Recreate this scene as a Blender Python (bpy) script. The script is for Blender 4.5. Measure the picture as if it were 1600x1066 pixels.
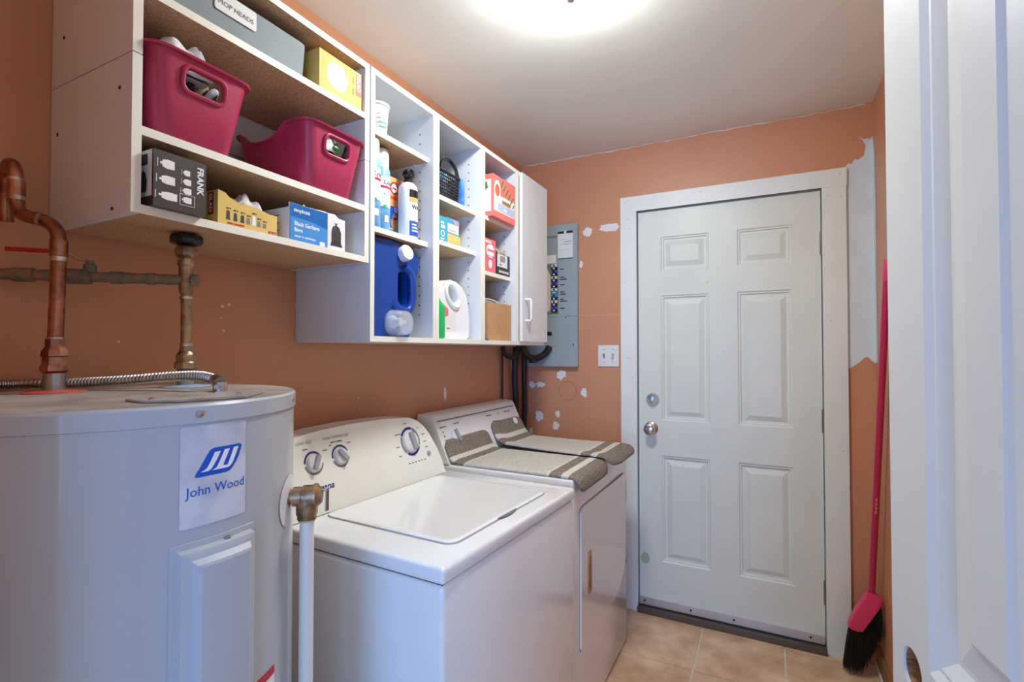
import bpy, bmesh, math, random
from mathutils import Vector, Matrix
random.seed(7)
for o in list(bpy.data.objects): bpy.data.objects.remove(o, do_unlink=True)
SC = bpy.context.scene
COL = SC.collection
PI = math.pi
R = math.radians

# ------------------------------------------------------------------ camera
cd = bpy.data.cameras.new('camera'); cam = bpy.data.objects.new('camera', cd); COL.objects.link(cam)
cam.location = (0, 0, 1.34); cam.rotation_euler = (PI/2 + R(1.09), 0, R(27.1))
cd.sensor_width = 36; cd.lens = 36*788/1600; cd.clip_start = 0.01
SC.camera = cam
# ------------------------------------------------------------------ light
w = bpy.data.worlds.new('world'); SC.world = w; w.use_nodes = True
bg = w.node_tree.nodes['Background']; bg.inputs[0].default_value = (0.62, 0.78, 1.0, 1); bg.inputs[1].default_value = 0.45
ld = bpy.data.lights.new('hall_window_daylight', 'AREA'); ld.shape = 'RECTANGLE'; ld.size = 1.2; ld.size_y = 1.5
ld.energy = 36; ld.color = (0.20, 0.44, 1.0)
lo = bpy.data.objects.new('hall_window_daylight', ld); COL.objects.link(lo)
lo.location = (0.45, -2.4, 1.2); lo.rotation_euler = (PI/2, 0, R(12))
LAMP_STRENGTH = 54.0
vs = SC.view_settings; vs.view_transform = 'Standard'; vs.look = 'None'; vs.gamma = 1; vs.use_curve_mapping = False
vs.exposure = 0.9

# ------------------------------------------------------------------ materials
def lin(c):
    c = c/255.0
    return c/12.92 if c <= 0.04045 else ((c+0.055)/1.055)**2.4
def rgb(t): return (lin(t[0]), lin(t[1]), lin(t[2]), 1)
MC = {}
def M(name, c, rough=0.5, metal=0.0, var=0.06, scale=18.0, bump=0.0, bscale=None, c2=None, detail=4.0, coat=0.0, alpha=None, trans=0.0, emit=None, stretch=None, sub=0.0, ramp=(0.35, 0.65), spec=0.5):
    """principled material: base colour broken up by noise, optional noise relief"""
    m = bpy.data.materials.new(name); m.use_nodes = True
    nt = m.node_tree; b = nt.nodes['Principled BSDF']
    a = rgb(c)
    if c2 is None:
        k = 1-var; d = (a[0]*k, a[1]*k, a[2]*k, 1)
    else: d = rgb(c2)
    tc = nt.nodes.new('ShaderNodeTexCoord'); src = tc.outputs['Object']
    if stretch:
        mp = nt.nodes.new('ShaderNodeMapping'); mp.inputs['Scale'].default_value = stretch
        nt.links.new(src, mp.inputs[0]); src = mp.outputs[0]
    n = nt.nodes.new('ShaderNodeTexNoise'); n.inputs['Scale'].default_value = scale; n.inputs['Detail'].default_value = detail
    nt.links.new(src, n.inputs['Vector'])
    rp = nt.nodes.new('ShaderNodeValToRGB'); rp.color_ramp.elements[0].position = ramp[0]; rp.color_ramp.elements[1].position = ramp[1]
    rp.color_ramp.elements[0].color = d; rp.color_ramp.elements[1].color = a
    nt.links.new(n.outputs['Fac'], rp.inputs[0]); nt.links.new(rp.outputs[0], b.inputs['Base Color'])
    b.inputs['Roughness'].default_value = rough; b.inputs['Metallic'].default_value = metal
    b.inputs['Coat Weight'].default_value = coat; b.inputs['Coat Roughness'].default_value = 0.08
    b.inputs['Specular IOR Level'].default_value = spec
    if alpha is not None: b.inputs['Alpha'].default_value = alpha
    if trans: b.inputs['Transmission Weight'].default_value = trans
    if emit:
        b.inputs['Emission Color'].default_value = (emit[0], emit[1], emit[2], 1); b.inputs['Emission Strength'].default_value = emit[3]
    if bump:
        n2 = nt.nodes.new('ShaderNodeTexNoise'); n2.inputs['Scale'].default_value = bscale or scale*3; n2.inputs['Detail'].default_value = 5
        nt.links.new(src, n2.inputs['Vector'])
        bp = nt.nodes.new('ShaderNodeBump'); bp.inputs['Strength'].default_value = bump; bp.inputs['Distance'].default_value = 0.01
        nt.links.new(n2.outputs['Fac'], bp.inputs['Height']); nt.links.new(bp.outputs[0], b.inputs['Normal'])
    MC[name] = m
    return m
terracotta = M('terracotta_paint', (207, 147, 112), 0.42, var=0.07, scale=2.5, bump=0.10, bscale=90)
ceilpaint = M('ceiling_paint', (241, 243, 236), 0.45, var=0.04, scale=3, bump=0.3, bscale=6)
trimwhite = M('white_trim_paint', (232, 236, 233), 0.4, var=0.03, scale=6, bump=0.04, bscale=60)
doorgreen = M('sage_white_door_paint', (222, 227, 217), 0.38, var=0.04, scale=5, bump=0.03, bscale=50)
doorwhite = M('white_door_paint', (226, 227, 227), 0.35, var=0.02, scale=5)
barepatch = M('bare_primer', (220, 229, 238), 0.7, var=0.06, scale=12, bump=0.1)
plaster = M('bare_plaster', (236, 234, 232), 0.8, var=0.05, scale=40, bump=0.2)
grout = M('grout', (232, 219, 200), 0.85, var=0.15, scale=40, bump=0.2)
tilem = M('tan_floor_tile', (234, 202, 168), 0.38, scale=9, c2=(188, 148, 112), detail=9, bump=0.12, bscale=20, ramp=(0.3, 0.68))
woodbase = M('wood_baseboard', (158, 112, 76), 0.5, var=0.3, scale=6, stretch=(12, 1, 12))
melamine = M('white_melamine', (222, 223, 224), 0.42, var=0.02, scale=8)
edgeband = M('cream_edge_band', (240, 236, 224), 0.45, var=0.03, scale=20)
chip = M('particle_board', (214, 176, 138), 0.75, scale=260, c2=(180, 138, 100), detail=6, bump=0.06, bscale=160)
beech = M('beech_shelf_underside', (222, 196, 156), 0.6, scale=14, c2=(208, 178, 136), stretch=(1, 6, 6))
tankgrey = M('grey_tank_enamel', (182, 185, 192), 0.30, var=0.05, scale=3, coat=0.25)
tanktop = M('grey_tank_top', (186, 182, 178), 0.36, scale=14, c2=(150, 143, 138), detail=8)
foil = M('silver_label_foil', (212, 214, 222), 0.35, scale=22, c2=(176, 180, 198), detail=6, ramp=(0.25, 0.6))
printblue = M('print_blue', (16, 84, 196), 0.4, var=0.1)
printnavy = M('print_navy', (50, 48, 130), 0.5, var=0.1)
printwhite = M('print_white', (238, 240, 243), 0.5, var=0.02)
printblack = M('print_black', (34, 33, 35), 0.5, var=0.1)
printgrey = M('print_grey', (128, 128, 132), 0.5, var=0.1)
printred = M('print_red', (190, 34, 44), 0.45, var=0.1)
ringred = M('red_plastic_ring', (206, 88, 88), 0.5); ringblue = M('blue_plastic_ring', (150, 184, 220), 0.5)
copper = M('copper', (194, 138, 110), 0.33, 1.0, scale=28, c2=(126, 84, 64), detail=7, bump=0.05)
tarnish = M('tarnished_brass', (190, 158, 126), 0.42, 0.9, scale=40, c2=(124, 104, 82), detail=7, bump=0.12)
verdigris = M('verdigris_copper', (160, 124, 98), 0.65, 0.35, scale=45, c2=(104, 112, 96), detail=8, bump=0.25, bscale=140)
solder = M('solder', (206, 200, 190), 0.35, 1.0, var=0.3, scale=60)
steel = M('galvanised_steel', (190, 188, 186), 0.32, 1.0, var=0.25, scale=50)
chrome = M('satin_nickel', (205, 203, 202), 0.2, 1.0, var=0.08)
blackplastic = M('black_plastic', (26, 26, 28), 0.32, var=0.2)
blackrubber = M('black_cable_jacket', (32, 31, 33), 0.5, var=0.2)
pvc = M('white_pvc', (232, 231, 230), 0.35, var=0.03)
appl = M('white_enamel', (238, 240, 242), 0.16, var=0.01, coat=0.5)
applcream = M('cream_plastic', (238, 237, 228), 0.35, var=0.02)
dryw = M('bisque_enamel', (232, 227, 222), 0.16, var=0.01, coat=0.5)
dark = M('dark_gap', (40, 38, 40), 0.7)
knobw = M('grey_white_knob', (226, 228, 232), 0.3, var=0.04)
knobg = M('grey_knob_bar', (158, 160, 166), 0.35, var=0.05)
goldm = M('brass_pull', (206, 168, 110), 0.3, 0.9, var=0.1)
matcenter = M('mat_beige_pile', (232, 227, 219), 0.95, scale=220, c2=(200, 192, 182), bump=0.8, bscale=300, detail=3)
mattaupe = M('mat_taupe_pile', (176, 162, 146), 0.95, scale=220, c2=(112, 101, 89), bump=0.9, bscale=280, detail=3)
matwhite = M('mat_white_pile', (238, 236, 230), 0.95, scale=220, c2=(208, 204, 196), bump=0.7, bscale=300, detail=3)
magenta = M('magenta_plastic', (180, 52, 90), 0.36, var=0.06, scale=10)
greybin = M('frosted_grey_plastic', (140, 150, 154), 0.75, var=0.06, scale=30)
clothw = M('white_cloth', (228, 226, 234), 0.9, var=0.1, scale=40, bump=0.3)
yellowbox = M('yellow_carton', (226, 192, 106), 0.7, var=0.07, scale=12)
palebox = M('pale_yellow_print', (250, 238, 200), 0.55, c2=(244, 222, 168), scale=20)
blackbox = M('charcoal_carton', (62, 54, 50), 0.45, var=0.12, scale=10)
whitebox = M('white_carton', (234, 232, 236), 0.5, var=0.03)
bluebox = M('blue_carton', (0, 104, 184), 0.4, var=0.06); bluelight = M('light_blue_print', (70, 148, 218), 0.4, var=0.06)
bagprint = M('print_bag_charcoal', (70, 66, 66), 0.5, c2=(48, 45, 46), scale=90)
jugblue = M('blue_jug_plastic', (22, 66, 152), 0.28, var=0.08, scale=8)
clearpl = M('clear_cup_plastic', (225, 230, 238), 0.15, var=0.02, alpha=0.3)
bottlew = M('white_bottle_plastic', (236, 238, 242), 0.32, var=0.03)
green = M('green_plastic', (20, 176, 92), 0.35, var=0.08); limegreen = M('lime_plastic', (96, 200, 110), 0.3, var=0.1)
canblue = M('blue_can_print', (60, 138, 208), 0.3, c2=(140, 190, 230), scale=24)
orangebox = M('orange_carton', (244, 172, 112), 0.55, var=0.06)
goldfur = M('print_golden_tan', (200, 150, 88), 0.6, var=0.2, scale=120)
teal = M('teal_carton', (64, 164, 190), 0.5, var=0.06)
pink = M('coral_pink_carton', (240, 128, 118), 0.5, var=0.05); pinkhot = M('rose_pink_carton', (238, 112, 128), 0.5, var=0.05)
leafp = M('print_leaf_green', (92, 150, 66), 0.5, var=0.3, scale=60); fruitp = M('print_peach', (236, 120, 84), 0.5, var=0.25, scale=40)
lilacp = M('print_lilac', (196, 202, 228), 0.5, var=0.05)
cardboard = M('brown_cardboard', (196, 152, 106), 0.8, var=0.06, scale=30)
greycord = M('grey_cord', (196, 196, 202), 0.5, var=0.06)
panelgrey = M('grey_green_panel_enamel', (160, 172, 174), 0.4, var=0.05, scale=8)
paper = M('paper', (232, 232, 230), 0.7, var=0.05)
creampaper = M('cream_paper', (224, 216, 196), 0.8, var=0.08)
broompink = M('hot_pink_plastic', (226, 62, 108), 0.32, var=0.05); broompole = M('magenta_pole', (190, 36, 84), 0.3, var=0.05)
bristle = M('black_bristle', (40, 38, 38), 0.55, var=0.35, scale=40)
alum = M('aluminium', (212, 214, 218), 0.35, 0.8, var=0.1)
hingem = M('aged_hinge_steel', (158, 150, 138), 0.4, 0.9, var=0.25)
glass_lamp = M('lamp_glass_lit', (250, 248, 240), 0.4, var=0.0, emit=(0.945, 0.99, 0.96, LAMP_STRENGTH))
strap = M('tan_strap', (176, 150, 120), 0.8, var=0.3, scale=30)

# ------------------------------------------------------------------ mesh helpers
ROOTM = {}
def root_of(o):
    while o.parent: o = o.parent
    return o
class MB:
    def __init__(s): s.bm = bmesh.new()
    def poly(s, pts): return s.bm.faces.new([s.bm.verts.new(p) for p in pts])
    def box(s, x0, x1, y0, y1, z0, z1, bev=0, seg=2):
        vs_ = [s.bm.verts.new((x, y, z)) for z in (z0, z1) for y in (y0, y1) for x in (x0, x1)]
        fs = [s.bm.faces.new([vs_[i] for i in q]) for q in ((0, 2, 3, 1), (4, 5, 7, 6), (0, 1, 5, 4), (2, 6, 7, 3), (0, 4, 6, 2), (1, 3, 7, 5))]
        if bev:
            es = list({e for f in fs for e in f.edges})
            bmesh.ops.bevel(s.bm, geom=es, offset=bev, segments=seg, affect='EDGES', profile=0.5)
        return s
    def ring(s, c, n, r, k=20, ref=None):
        n = Vector(n).normalized()
        a = Vector(ref) if ref is not None else (Vector((0, 0, 1)) if abs(n.z) < 0.9 else Vector((1, 0, 0)))
        u = (a - n*a.dot(n)).normalized(); v = n.cross(u)
        return [s.bm.verts.new(Vector(c) + u*r*math.cos(2*PI*i/k) + v*r*math.sin(2*PI*i/k)) for i in range(k)]
    def skin(s, rings, cap0=True, cap1=True, closed=False):
        k = len(rings[0])
        pr = list(zip(rings[:-1], rings[1:]))
        if closed: pr.append((rings[-1], rings[0]))
        for a, b in pr:
            for i in range(k): s.bm.faces.new([a[i], a[(i+1) % k], b[(i+1) % k], b[i]])
        if not closed:
            if cap0: s.bm.faces.new(rings[0][::-1])
            if cap1: s.bm.faces.new(rings[-1])
        return s
    def cyl(s, p0, p1, r0, r1=None, k=20):
        r1 = r0 if r1 is None else r1
        n = Vector(p1)-Vector(p0)
        return s.skin([s.ring(p0, n, r0, k), s.ring(p1, n, r1, k)])
    def tube(s, pts, r, k=12, cap=True):
        pts = [Vector(p) for p in pts]; rr = r if isinstance(r, (list, tuple)) else [r]*len(pts)
        ref = None; rings = []
        for i, p in enumerate(pts):
            t = (pts[min(i+1, len(pts)-1)]-pts[max(i-1, 0)]).normalized()
            if ref is None: ref = Vector((0, 0, 1)) if abs(t.z) < 0.9 else Vector((1, 0, 0))
            ref = (ref - t*ref.dot(t)).normalized()
            rings.append(s.ring(p, t, rr[i], k, ref))
        return s.skin(rings, cap, cap)
    def lathe(s, prof, c, ax=(0, 0, 1), k=32, cap0=True, cap1=True):
        c = Vector(c); ax = Vector(ax).normalized()
        return s.skin([s.ring(c+ax*h, ax, max(r, 1e-4), k) for r, h in prof], cap0, cap1)
    def prism(s, pts, vec):
        a = [s.bm.verts.new(p) for p in pts]; b = [s.bm.verts.new(Vector(p)+Vector(vec)) for p in pts]
        s.bm.faces.new(a[::-1]); s.bm.faces.new(b)
        for i in range(len(a)): s.bm.faces.new([a[i], a[(i+1) % len(a)], b[(i+1) % len(a)], b[i]])
        return s
    def grid(s, f, nu, nv):
        g = [[s.bm.verts.new(f(i/nu, j/nv)) for j in range(nv+1)] for i in range(nu+1)]
        for i in range(nu):
            for j in range(nv): s.bm.faces.new([g[i][j], g[i+1][j], g[i+1][j+1], g[i][j+1]])
        return s
    def bevel(s, off, seg=2, ang=30):
        es = [e for e in s.bm.edges if len(e.link_faces) == 2 and e.calc_face_angle(0) > R(ang)]
        bmesh.ops.bevel(s.bm, geom=es, offset=off, segments=seg, affect='EDGES', profile=0.5); return s
    def build(s, name, mat, parent=None, local=False, smooth=True, kind=None, under=None, fix=True):
        if fix: bmesh.ops.recalc_face_normals(s.bm, faces=s.bm.faces)
        me = bpy.data.meshes.new(name); s.bm.to_mesh(me); s.bm.free()
        return finish(me, name, mat, parent, local, smooth, kind, under)
def finish(me, name, mat, parent=None, local=False, smooth=True, kind=None, under=None):
    for m in (mat if isinstance(mat, (list, tuple)) else [mat]): me.materials.append(m)
    if under:
        me.materials.append(under)
        for p in me.polygons:
            if p.normal.z < -0.9: p.material_index = len(me.materials)-1
    if smooth:
        me.polygons.foreach_set('use_smooth', [True]*len(me.polygons)); me.set_sharp_from_angle(angle=R(35))
    o = bpy.data.objects.new(name, me); COL.objects.link(o)
    if parent:
        if not local:
            rt = root_of(parent); me.transform(ROOTM[rt.name].inverted())
        o.parent = parent
    else:
        vs_ = [v.co for v in me.vertices]
        c = Vector(((min(v.x for v in vs_)+max(v.x for v in vs_))/2, (min(v.y for v in vs_)+max(v.y for v in vs_))/2, min(v.z for v in vs_)))
        me.transform(Matrix.Translation(-c)); o.location = c; ROOTM[o.name] = Matrix.Translation(c)
    if kind: o['kind'] = kind
    return o
def thing(name, label, cat, loc=(0, 0, 0), rz=0.0, group=None, kind=None):
    o = bpy.data.objects.new(name, None); COL.objects.link(o); o.empty_display_size = 0.05
    o.location = loc; o.rotation_euler = (0, 0, rz)
    ROOTM[o.name] = Matrix.Translation(loc) @ Matrix.Rotation(rz, 4, 'Z')
    if kind: o['kind'] = kind
    if label: o['label'] = label
    if cat: o['category'] = cat
    if group: o['group'] = group
    return o
def tag(o, label, cat, group=None):
    o['label'] = label; o['category'] = cat
    if group: o['group'] = group
    return o
def cut(o, cutters):
    """subtract closed meshes (MB list, in the object's own mesh space) from o"""
    tmp = []
    for c in cutters:
        bmesh.ops.recalc_face_normals(c.bm, faces=c.bm.faces)
        me = bpy.data.meshes.new('cutter'); c.bm.to_mesh(me); c.bm.free()
        t = bpy.data.objects.new('cutter', me); COL.objects.link(t); tmp.append(t)
        t.matrix_world = Matrix.Identity(4)
        md = o.modifiers.new('b', 'BOOLEAN'); md.object = t; md.operation = 'DIFFERENCE'; md.solver = 'EXACT'
    par = o.parent; loc = o.location.copy(); o.parent = None; o.location = (0, 0, 0)
    bpy.context.view_layer.update()
    ne = bpy.data.meshes.new_from_object(o.evaluated_get(bpy.context.evaluated_depsgraph_get()))
    o.modifiers.clear(); o.data = ne; o.parent = par; o.location = loc
    ne.polygons.foreach_set('use_smooth', [True]*len(ne.polygons)); ne.set_sharp_from_angle(angle=R(35))
    for t in tmp: bpy.data.objects.remove(t, do_unlink=True)
    return o
class Fr:
    """a flat frame: origin, right and up vectors; p(a,b,c) gives a point"""
    def __init__(s, o, x, y): s.o = Vector(o); s.x = Vector(x).normalized(); s.y = Vector(y).normalized(); s.n = s.x.cross(s.y)
    def p(s, a, b, c=0.0): return s.o+s.x*a+s.y*b+s.n*c
TXT = {}
def text(st, fr, a, b, size, mat, parent, align='LEFT', bold=0.0, shear=0.0, sx=1.0, name='printed_text', off=0.0006, local=False, rot=0.0):
    """flat lettering with its baseline at (a,b) on a frame (anything with p(a,b,c))"""
    cu = bpy.data.curves.new('t', 'FONT'); cu.body = st; cu.size = size; cu.align_x = align; cu.offset = bold; cu.shear = shear; cu.resolution_u = 2
    ob = bpy.data.objects.new('t', cu); COL.objects.link(ob); bpy.context.view_layer.update()
    me = bpy.data.meshes.new_from_object(ob.evaluated_get(bpy.context.evaluated_depsgraph_get()))
    bpy.data.objects.remove(ob, do_unlink=True); bpy.data.curves.remove(cu)
    cr, sr = math.cos(rot), math.sin(rot)
    for v in me.vertices:
        x, y = v.co.x*sx, v.co.y
        v.co = fr.p(a+x*cr-y*sr, b+x*sr+y*cr, off)
    me.materials.clear(); me.name = name
    return finish(me, name, mat, parent, local, smooth=False)
def flat(polys, fr, mat, parent, name='printed_patch', off=0.0004, local=False):
    m = MB()
    for q in polys: m.poly([fr.p(a, b, off) for a, b in q])
    return m.build(name, mat, parent, local, smooth=False, fix=False)
def bars(words, fr, a, b, size, mat, parent, off=0.0006, local=False, rot=0.0, bold=0, shear=0, sx=1.0):
    """print too small to read: one block for each word, given as a list of word lengths"""
    ps = []; x = a
    for n_ in words:
        wd = n_*size*.55*sx; ps.append([(x, b), (x+wd, b), (x+wd, b+size*.55), (x, b+size*.55)]); x += wd+size*.35
    return flat(ps, fr, mat, parent, 'fine_print', off, local)
def rect(a0, b0, a1, b1): return [(a0, b0), (a1, b0), (a1, b1), (a0, b1)]
def disc(a, b, r, k=20, sy=1.0): return [(a+r*math.cos(2*PI*i/k), b+sy*r*math.sin(2*PI*i/k)) for i in range(k)]
def blob(a, b, ra, rb, k=14, j=0.25):
    return [(a+ra*math.cos(2*PI*i/k)*(1-j+2*j*random.random()), b+rb*math.sin(2*PI*i/k)*(1-j+2*j*random.random())) for i in range(k)]
def rloop(x0, x1, y0, y1, r, n=4):
    """counter-clockwise rounded rectangle"""
    out = []
    for cx, cy, a in ((x1-r, y1-r, 0), (x0+r, y1-r, 90), (x0+r, y0+r, 180), (x1-r, y0+r, 270)):
        for i in range(n+1):
            t = R(a+90*i/n); out.append((cx+r*math.cos(t), cy+r*math.sin(t)))
    return out
def arcpts(a, b, r, t0, t1, wd, k=10):
    o = [(a+r*math.cos(R(t0+(t1-t0)*i/k)), b+r*math.sin(R(t0+(t1-t0)*i/k))) for i in range(k+1)]
    q = [(a+(r-wd)*math.cos(R(t1+(t0-t1)*i/k)), b+(r-wd)*math.sin(R(t1+(t0-t1)*i/k))) for i in range(k+1)]
    return o+q
def smoothpath(pts, n=6):
    """Catmull-Rom through the points"""
    P = [Vector(p) for p in pts]; P = [P[0]*2-P[1]]+P+[P[-1]*2-P[-2]]; out = []
    for i in range(1, len(P)-2):
        for j in range(n):
            t = j/n; a, b, c, d = P[i-1], P[i], P[i+1], P[i+2]
            out.append(0.5*((2*b)+(c-a)*t+(2*a-5*b+4*c-d)*t*t+(3*b-a-3*c+d)*t**3))
    out.append(P[-2]); return out

# ================================================================== THE ROOM
XL, XR, YF, YB, ZC = -1.29, 0.405, 0.08, 2.645, 2.42
DX0, DX1, DZ1 = -0.618, 0.212, 2.068            # back door opening
fl = MB().box(XL-0.1, XR+0.1, -0.5, YB+0.14, -0.06, -0.004).build('floor', grout, kind='structure', smooth=False)
tx, ty = 0.046, 2.246; pit = 0.346; g = 0.0042
for i in range(-5, 3):
    for j in range(-7, 3):
        x0 = max(tx+i*pit+g, XL+0.001); x1 = min(tx+(i+1)*pit-g, XR-0.001); y0 = max(ty+j*pit+g, YF-0.1); y1 = min(ty+(j+1)*pit-g, YB-0.002)
        if x1-x0 < 0.005 or y1-y0 < 0.005: continue
        MB().box(x0, x1, y0, y1, -0.004, 0.0).bevel(0.0012, 1).build('tile', tilem, fl)
ce = MB().box(XL-0.1, XR+0.1, -0.04, YB+0.1, ZC, ZC+0.08).build('ceiling', ceilpaint, kind='structure', smooth=False)
wl = MB().box(XL-0.1, XL, -0.04, YB+0.1, -0.02, ZC).build('wall_left', terracotta, kind='structure', smooth=False)
wr = MB().box(XR, XR+0.1, -0.04, YB+0.1, -0.02, ZC).build('wall_right', terracotta, kind='structure', smooth=False)
m = MB(); m.box(XL, DX0-0.02, YB, YB+0.1, -0.02, ZC); m.box(DX1+0.02, XR, YB, YB+0.1, -0.02, ZC); m.box(DX0-0.02, DX1+0.02, YB, YB+0.1, DZ1+0.02, ZC)
wb = m.build('wall_back', terracotta, kind='structure', smooth=False)
m = MB(); m.box(XL, -0.62, YF-0.12, YF, -0.02, ZC); m.box(0.33, XR, YF-0.12, YF, -0.02, ZC); m.box(-0.62, 0.33, YF-0.12, YF, 2.08, ZC)
wf = m.build('wall_front', terracotta, kind='structure', smooth=False)
# caulk bead where ceiling meets back wall
pts = []; x = XL+0.02
while x < XR-0.02:
    pts.append((x, YB-0.001, ZC-0.002-0.006*random.random())); x += 0.03
MB().tube(pts, [0.0006+0.0022*random.random() for _ in pts], 6).build('caulk_bead', plaster, ce)
# bare plaster where paint has come off the back wall
fb = Fr((0, YB, 0), (1, 0, 0), (0, 0, 1))
for (a, b, ra, rb) in ((-1.047, 1.204, .027, .023), (-.909, 1.109, .015, .021), (-1.27, 1.132, .014, .018), (-1.222, 1.142, .018, .017), (-1.172, 1.145, .024, .012), (-1.177, .967, .024, .026),
                       (-1.065, .985, .013, .018), (-1.075, .917, .019, .02), (-1.229, .876, .01, .02), (-.765, 2.002, .046, .022), (-.887, 1.99, .02, .024), (-.925, 1.815, .008, .018)):
    flat([blob(a, b, ra*1.12, rb*1.12, 20, .27)], fb, plaster, wb, 'bare_plaster_patch', off=0.0008)
for z0, xa, xb in ((1.533, -.94, -.70), (1.998, -.93, -.70)):
    m = MB(); n = 16; top = []; bot = []
    for i in range(n+1):
        x = xa+(xb-xa)*i/n; z = z0+random.uniform(-.004, .004); wd = random.uniform(.0008, .003)
        top.append((x, z+wd)); bot.append((x, z-wd))
    for i in range(n): m.poly([fb.p(*q, .0007) for q in (bot[i], bot[i+1], top[i+1], top[i])])
    m.build('paint_crack', M('crack_cream', (214, 170, 140), .8), wb, smooth=False, fix=False)
m = MB()
for i in range(40):
    a0, a1 = 2*PI*i/40, 2*PI*(i+1)/40
    m.poly([fb.p(-1.005+r*math.cos(a), 1.116+r*math.sin(a), .0006) for r, a in ((.051, a0), (.0525, a0), (.0525, a1), (.051, a1))])
m.build('outlet_ring_mark', M('ring_scratch', (110, 66, 48), .8), wb, smooth=False, fix=False)
gp = [(.300, 2.149), (.315, 2.168), (.325, 2.160), (.338, 2.181), (.350, 2.176), (.372, 2.192), (.379, 2.233), (.366, 2.262), (.350, 2.281), (.372, 2.262), (.384, 2.266), (.392, 2.258), (.404, 2.272),
      (.404, 1.285), (.39, 1.297), (.376, 1.312), (.362, 1.308), (.35, 1.292), (.339, 1.284), (.32, 1.268), (.300, 1.256)]
flat([gp], fb, barepatch, wb, 'bare_primer_patch', off=0.0008)
frr = Fr((XR, 0, 0), (0, -1, 0), (0, 0, 1))
flat([[(-2.645, 1.285), (-2.60, 1.29), (-2.605, 1.7), (-2.598, 2.0), (-2.61, 2.2), (-2.645, 2.268)]], frr, barepatch, wr, 'bare_primer_patch', off=.0008)
flw = Fr((XL, 0, 0), (0, 1, 0), (0, 0, 1))
for (y, z, r) in ((.837, 1.457, .0035), (.856, 1.463, .0035), (.841, 1.393, .003), (.834, 1.426, .0015), (1.335, 1.174, .003), (1.342, 1.137, .002), (.60, 1.36, .003)):
    MB().lathe([(r, 0), (r, .001), (r*.4, .0012)], (XL, y, z), (1, 0, 0), 10).build('screw_plug', plaster, wl)
flat([blob(1.865, 1.149, .012, .03, j=.3)], flw, plaster, wl, 'bare_plaster_patch', off=.0008)
# baseboard on the right wall
bb = MB().box(XR-0.012, XR-0.0005, 0.95, YB-0.0005, 0.0005, 0.085).build('baseboard_right', woodbase, kind='structure', smooth=False)
MB().box(XR-0.02, XR-0.0125, 0.95, YB-0.001, 0.0005, 0.018, .003).build('shoe_strip', trimwhite, bb)

# ------------------------------------------------------------------ back door with casing
CY = YB-0.018
def trim(n, *b):
    o = MB().box(*b).bevel(.0015, 1).build('trim_%d' % n, trimwhite, kind='structure'); return o
t1 = trim(1, -.700, .306, CY, YB-.0005, 2.068, 2.147)
t2 = trim(2, -.700, -.617, CY, YB-.0005, .001, 2.0675)
t3 = trim(3, .218, .303, CY, YB-.0005, .001, 2.0675)
for tr, lst in ((t1, [(-.67, 2.12), (-.66, 2.13), (-.3, 2.125), (.1, 2.09), (.28, 2.12), (-.4, 2.085)]), (t2, [(-.66, 2.03), (-.65, 1.98), (-.68, 1.7), (-.66, 1.3), (-.64, .8), (-.665, .4)]), (t3, [(.235, 2.03), (.285, 2.02), (.24, 1.47), (.28, .9), (.24, .6), (.285, .3)])):
    for (x, z) in lst: MB().lathe([(.0018, 0), (.0016, .0004)], (x, CY, z), (0, -1, 0), 8).build('nail_hole', dark, tr)
trim(4, DX0-.02, DX0, YB-.017, YB+.1, .001, DZ1); trim(5, DX1, DX1+.02, YB-.017, YB+.1, .001, DZ1); trim(6, DX0-.02, DX1+.02, YB-.017, YB+.1, DZ1, DZ1+.02)
trim(7, DX0, DX0+.012, YB+.055, YB+.09, .03, DZ1); trim(8, DX1-.012, DX1, YB+.055, YB+.09, .03, DZ1)
MB().box(DX0, DX1, YB-.03, YB+.12, .0005, .028).bevel(.006, 2).build('trim_9', M('threshold_bronze', (112, 100, 92), .45, .7), kind='structure')
d1 = thing('door_1', None, None, (-.2, YB+.005, .036), kind='structure')
FY = YB+.005; a0, a1, b0, b1 = -.611, .207, .036, 2.062
cols = [(-.497, -.266), (-.138, .093)]; rows = [(.266, .805), (.983, 1.623), (1.747, 1.924)]
m = MB()
xs = [a0, cols[0][0], cols[0][1], cols[1][0], cols[1][1], a1]; zs = [b0, .266, .805, .983, 1.623, 1.747, 1.924, b1]
gv = {}
def V(x, z):
    if (x, z) not in gv: gv[(x, z)] = m.bm.verts.new((x, FY, z))
    return gv[(x, z)]
for i in range(5):
    for j in range(7):
        if i in (1, 3) and j in (1, 3, 5): continue
        m.bm.faces.new([V(xs[i], zs[j]), V(xs[i+1], zs[j]), V(xs[i+1], zs[j+1]), V(xs[i], zs[j+1])])
bk = [(a0, FY+.044, b0), (a1, FY+.044, b0), (a1, FY+.044, b1), (a0, FY+.044, b1)]
m.poly(bk[::-1])
for p, q in (((a0, b0), (a1, b0)), ((a1, b0), (a1, b1)), ((a1, b1), (a0, b1)), ((a0, b1), (a0, b0))):
    m.poly([(p[0], FY, p[1]), (p[0], FY+.044, p[1]), (q[0], FY+.044, q[1]), (q[0], FY, q[1])])
m.build('door_slab', doorgreen, d1, smooth=False)
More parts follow.
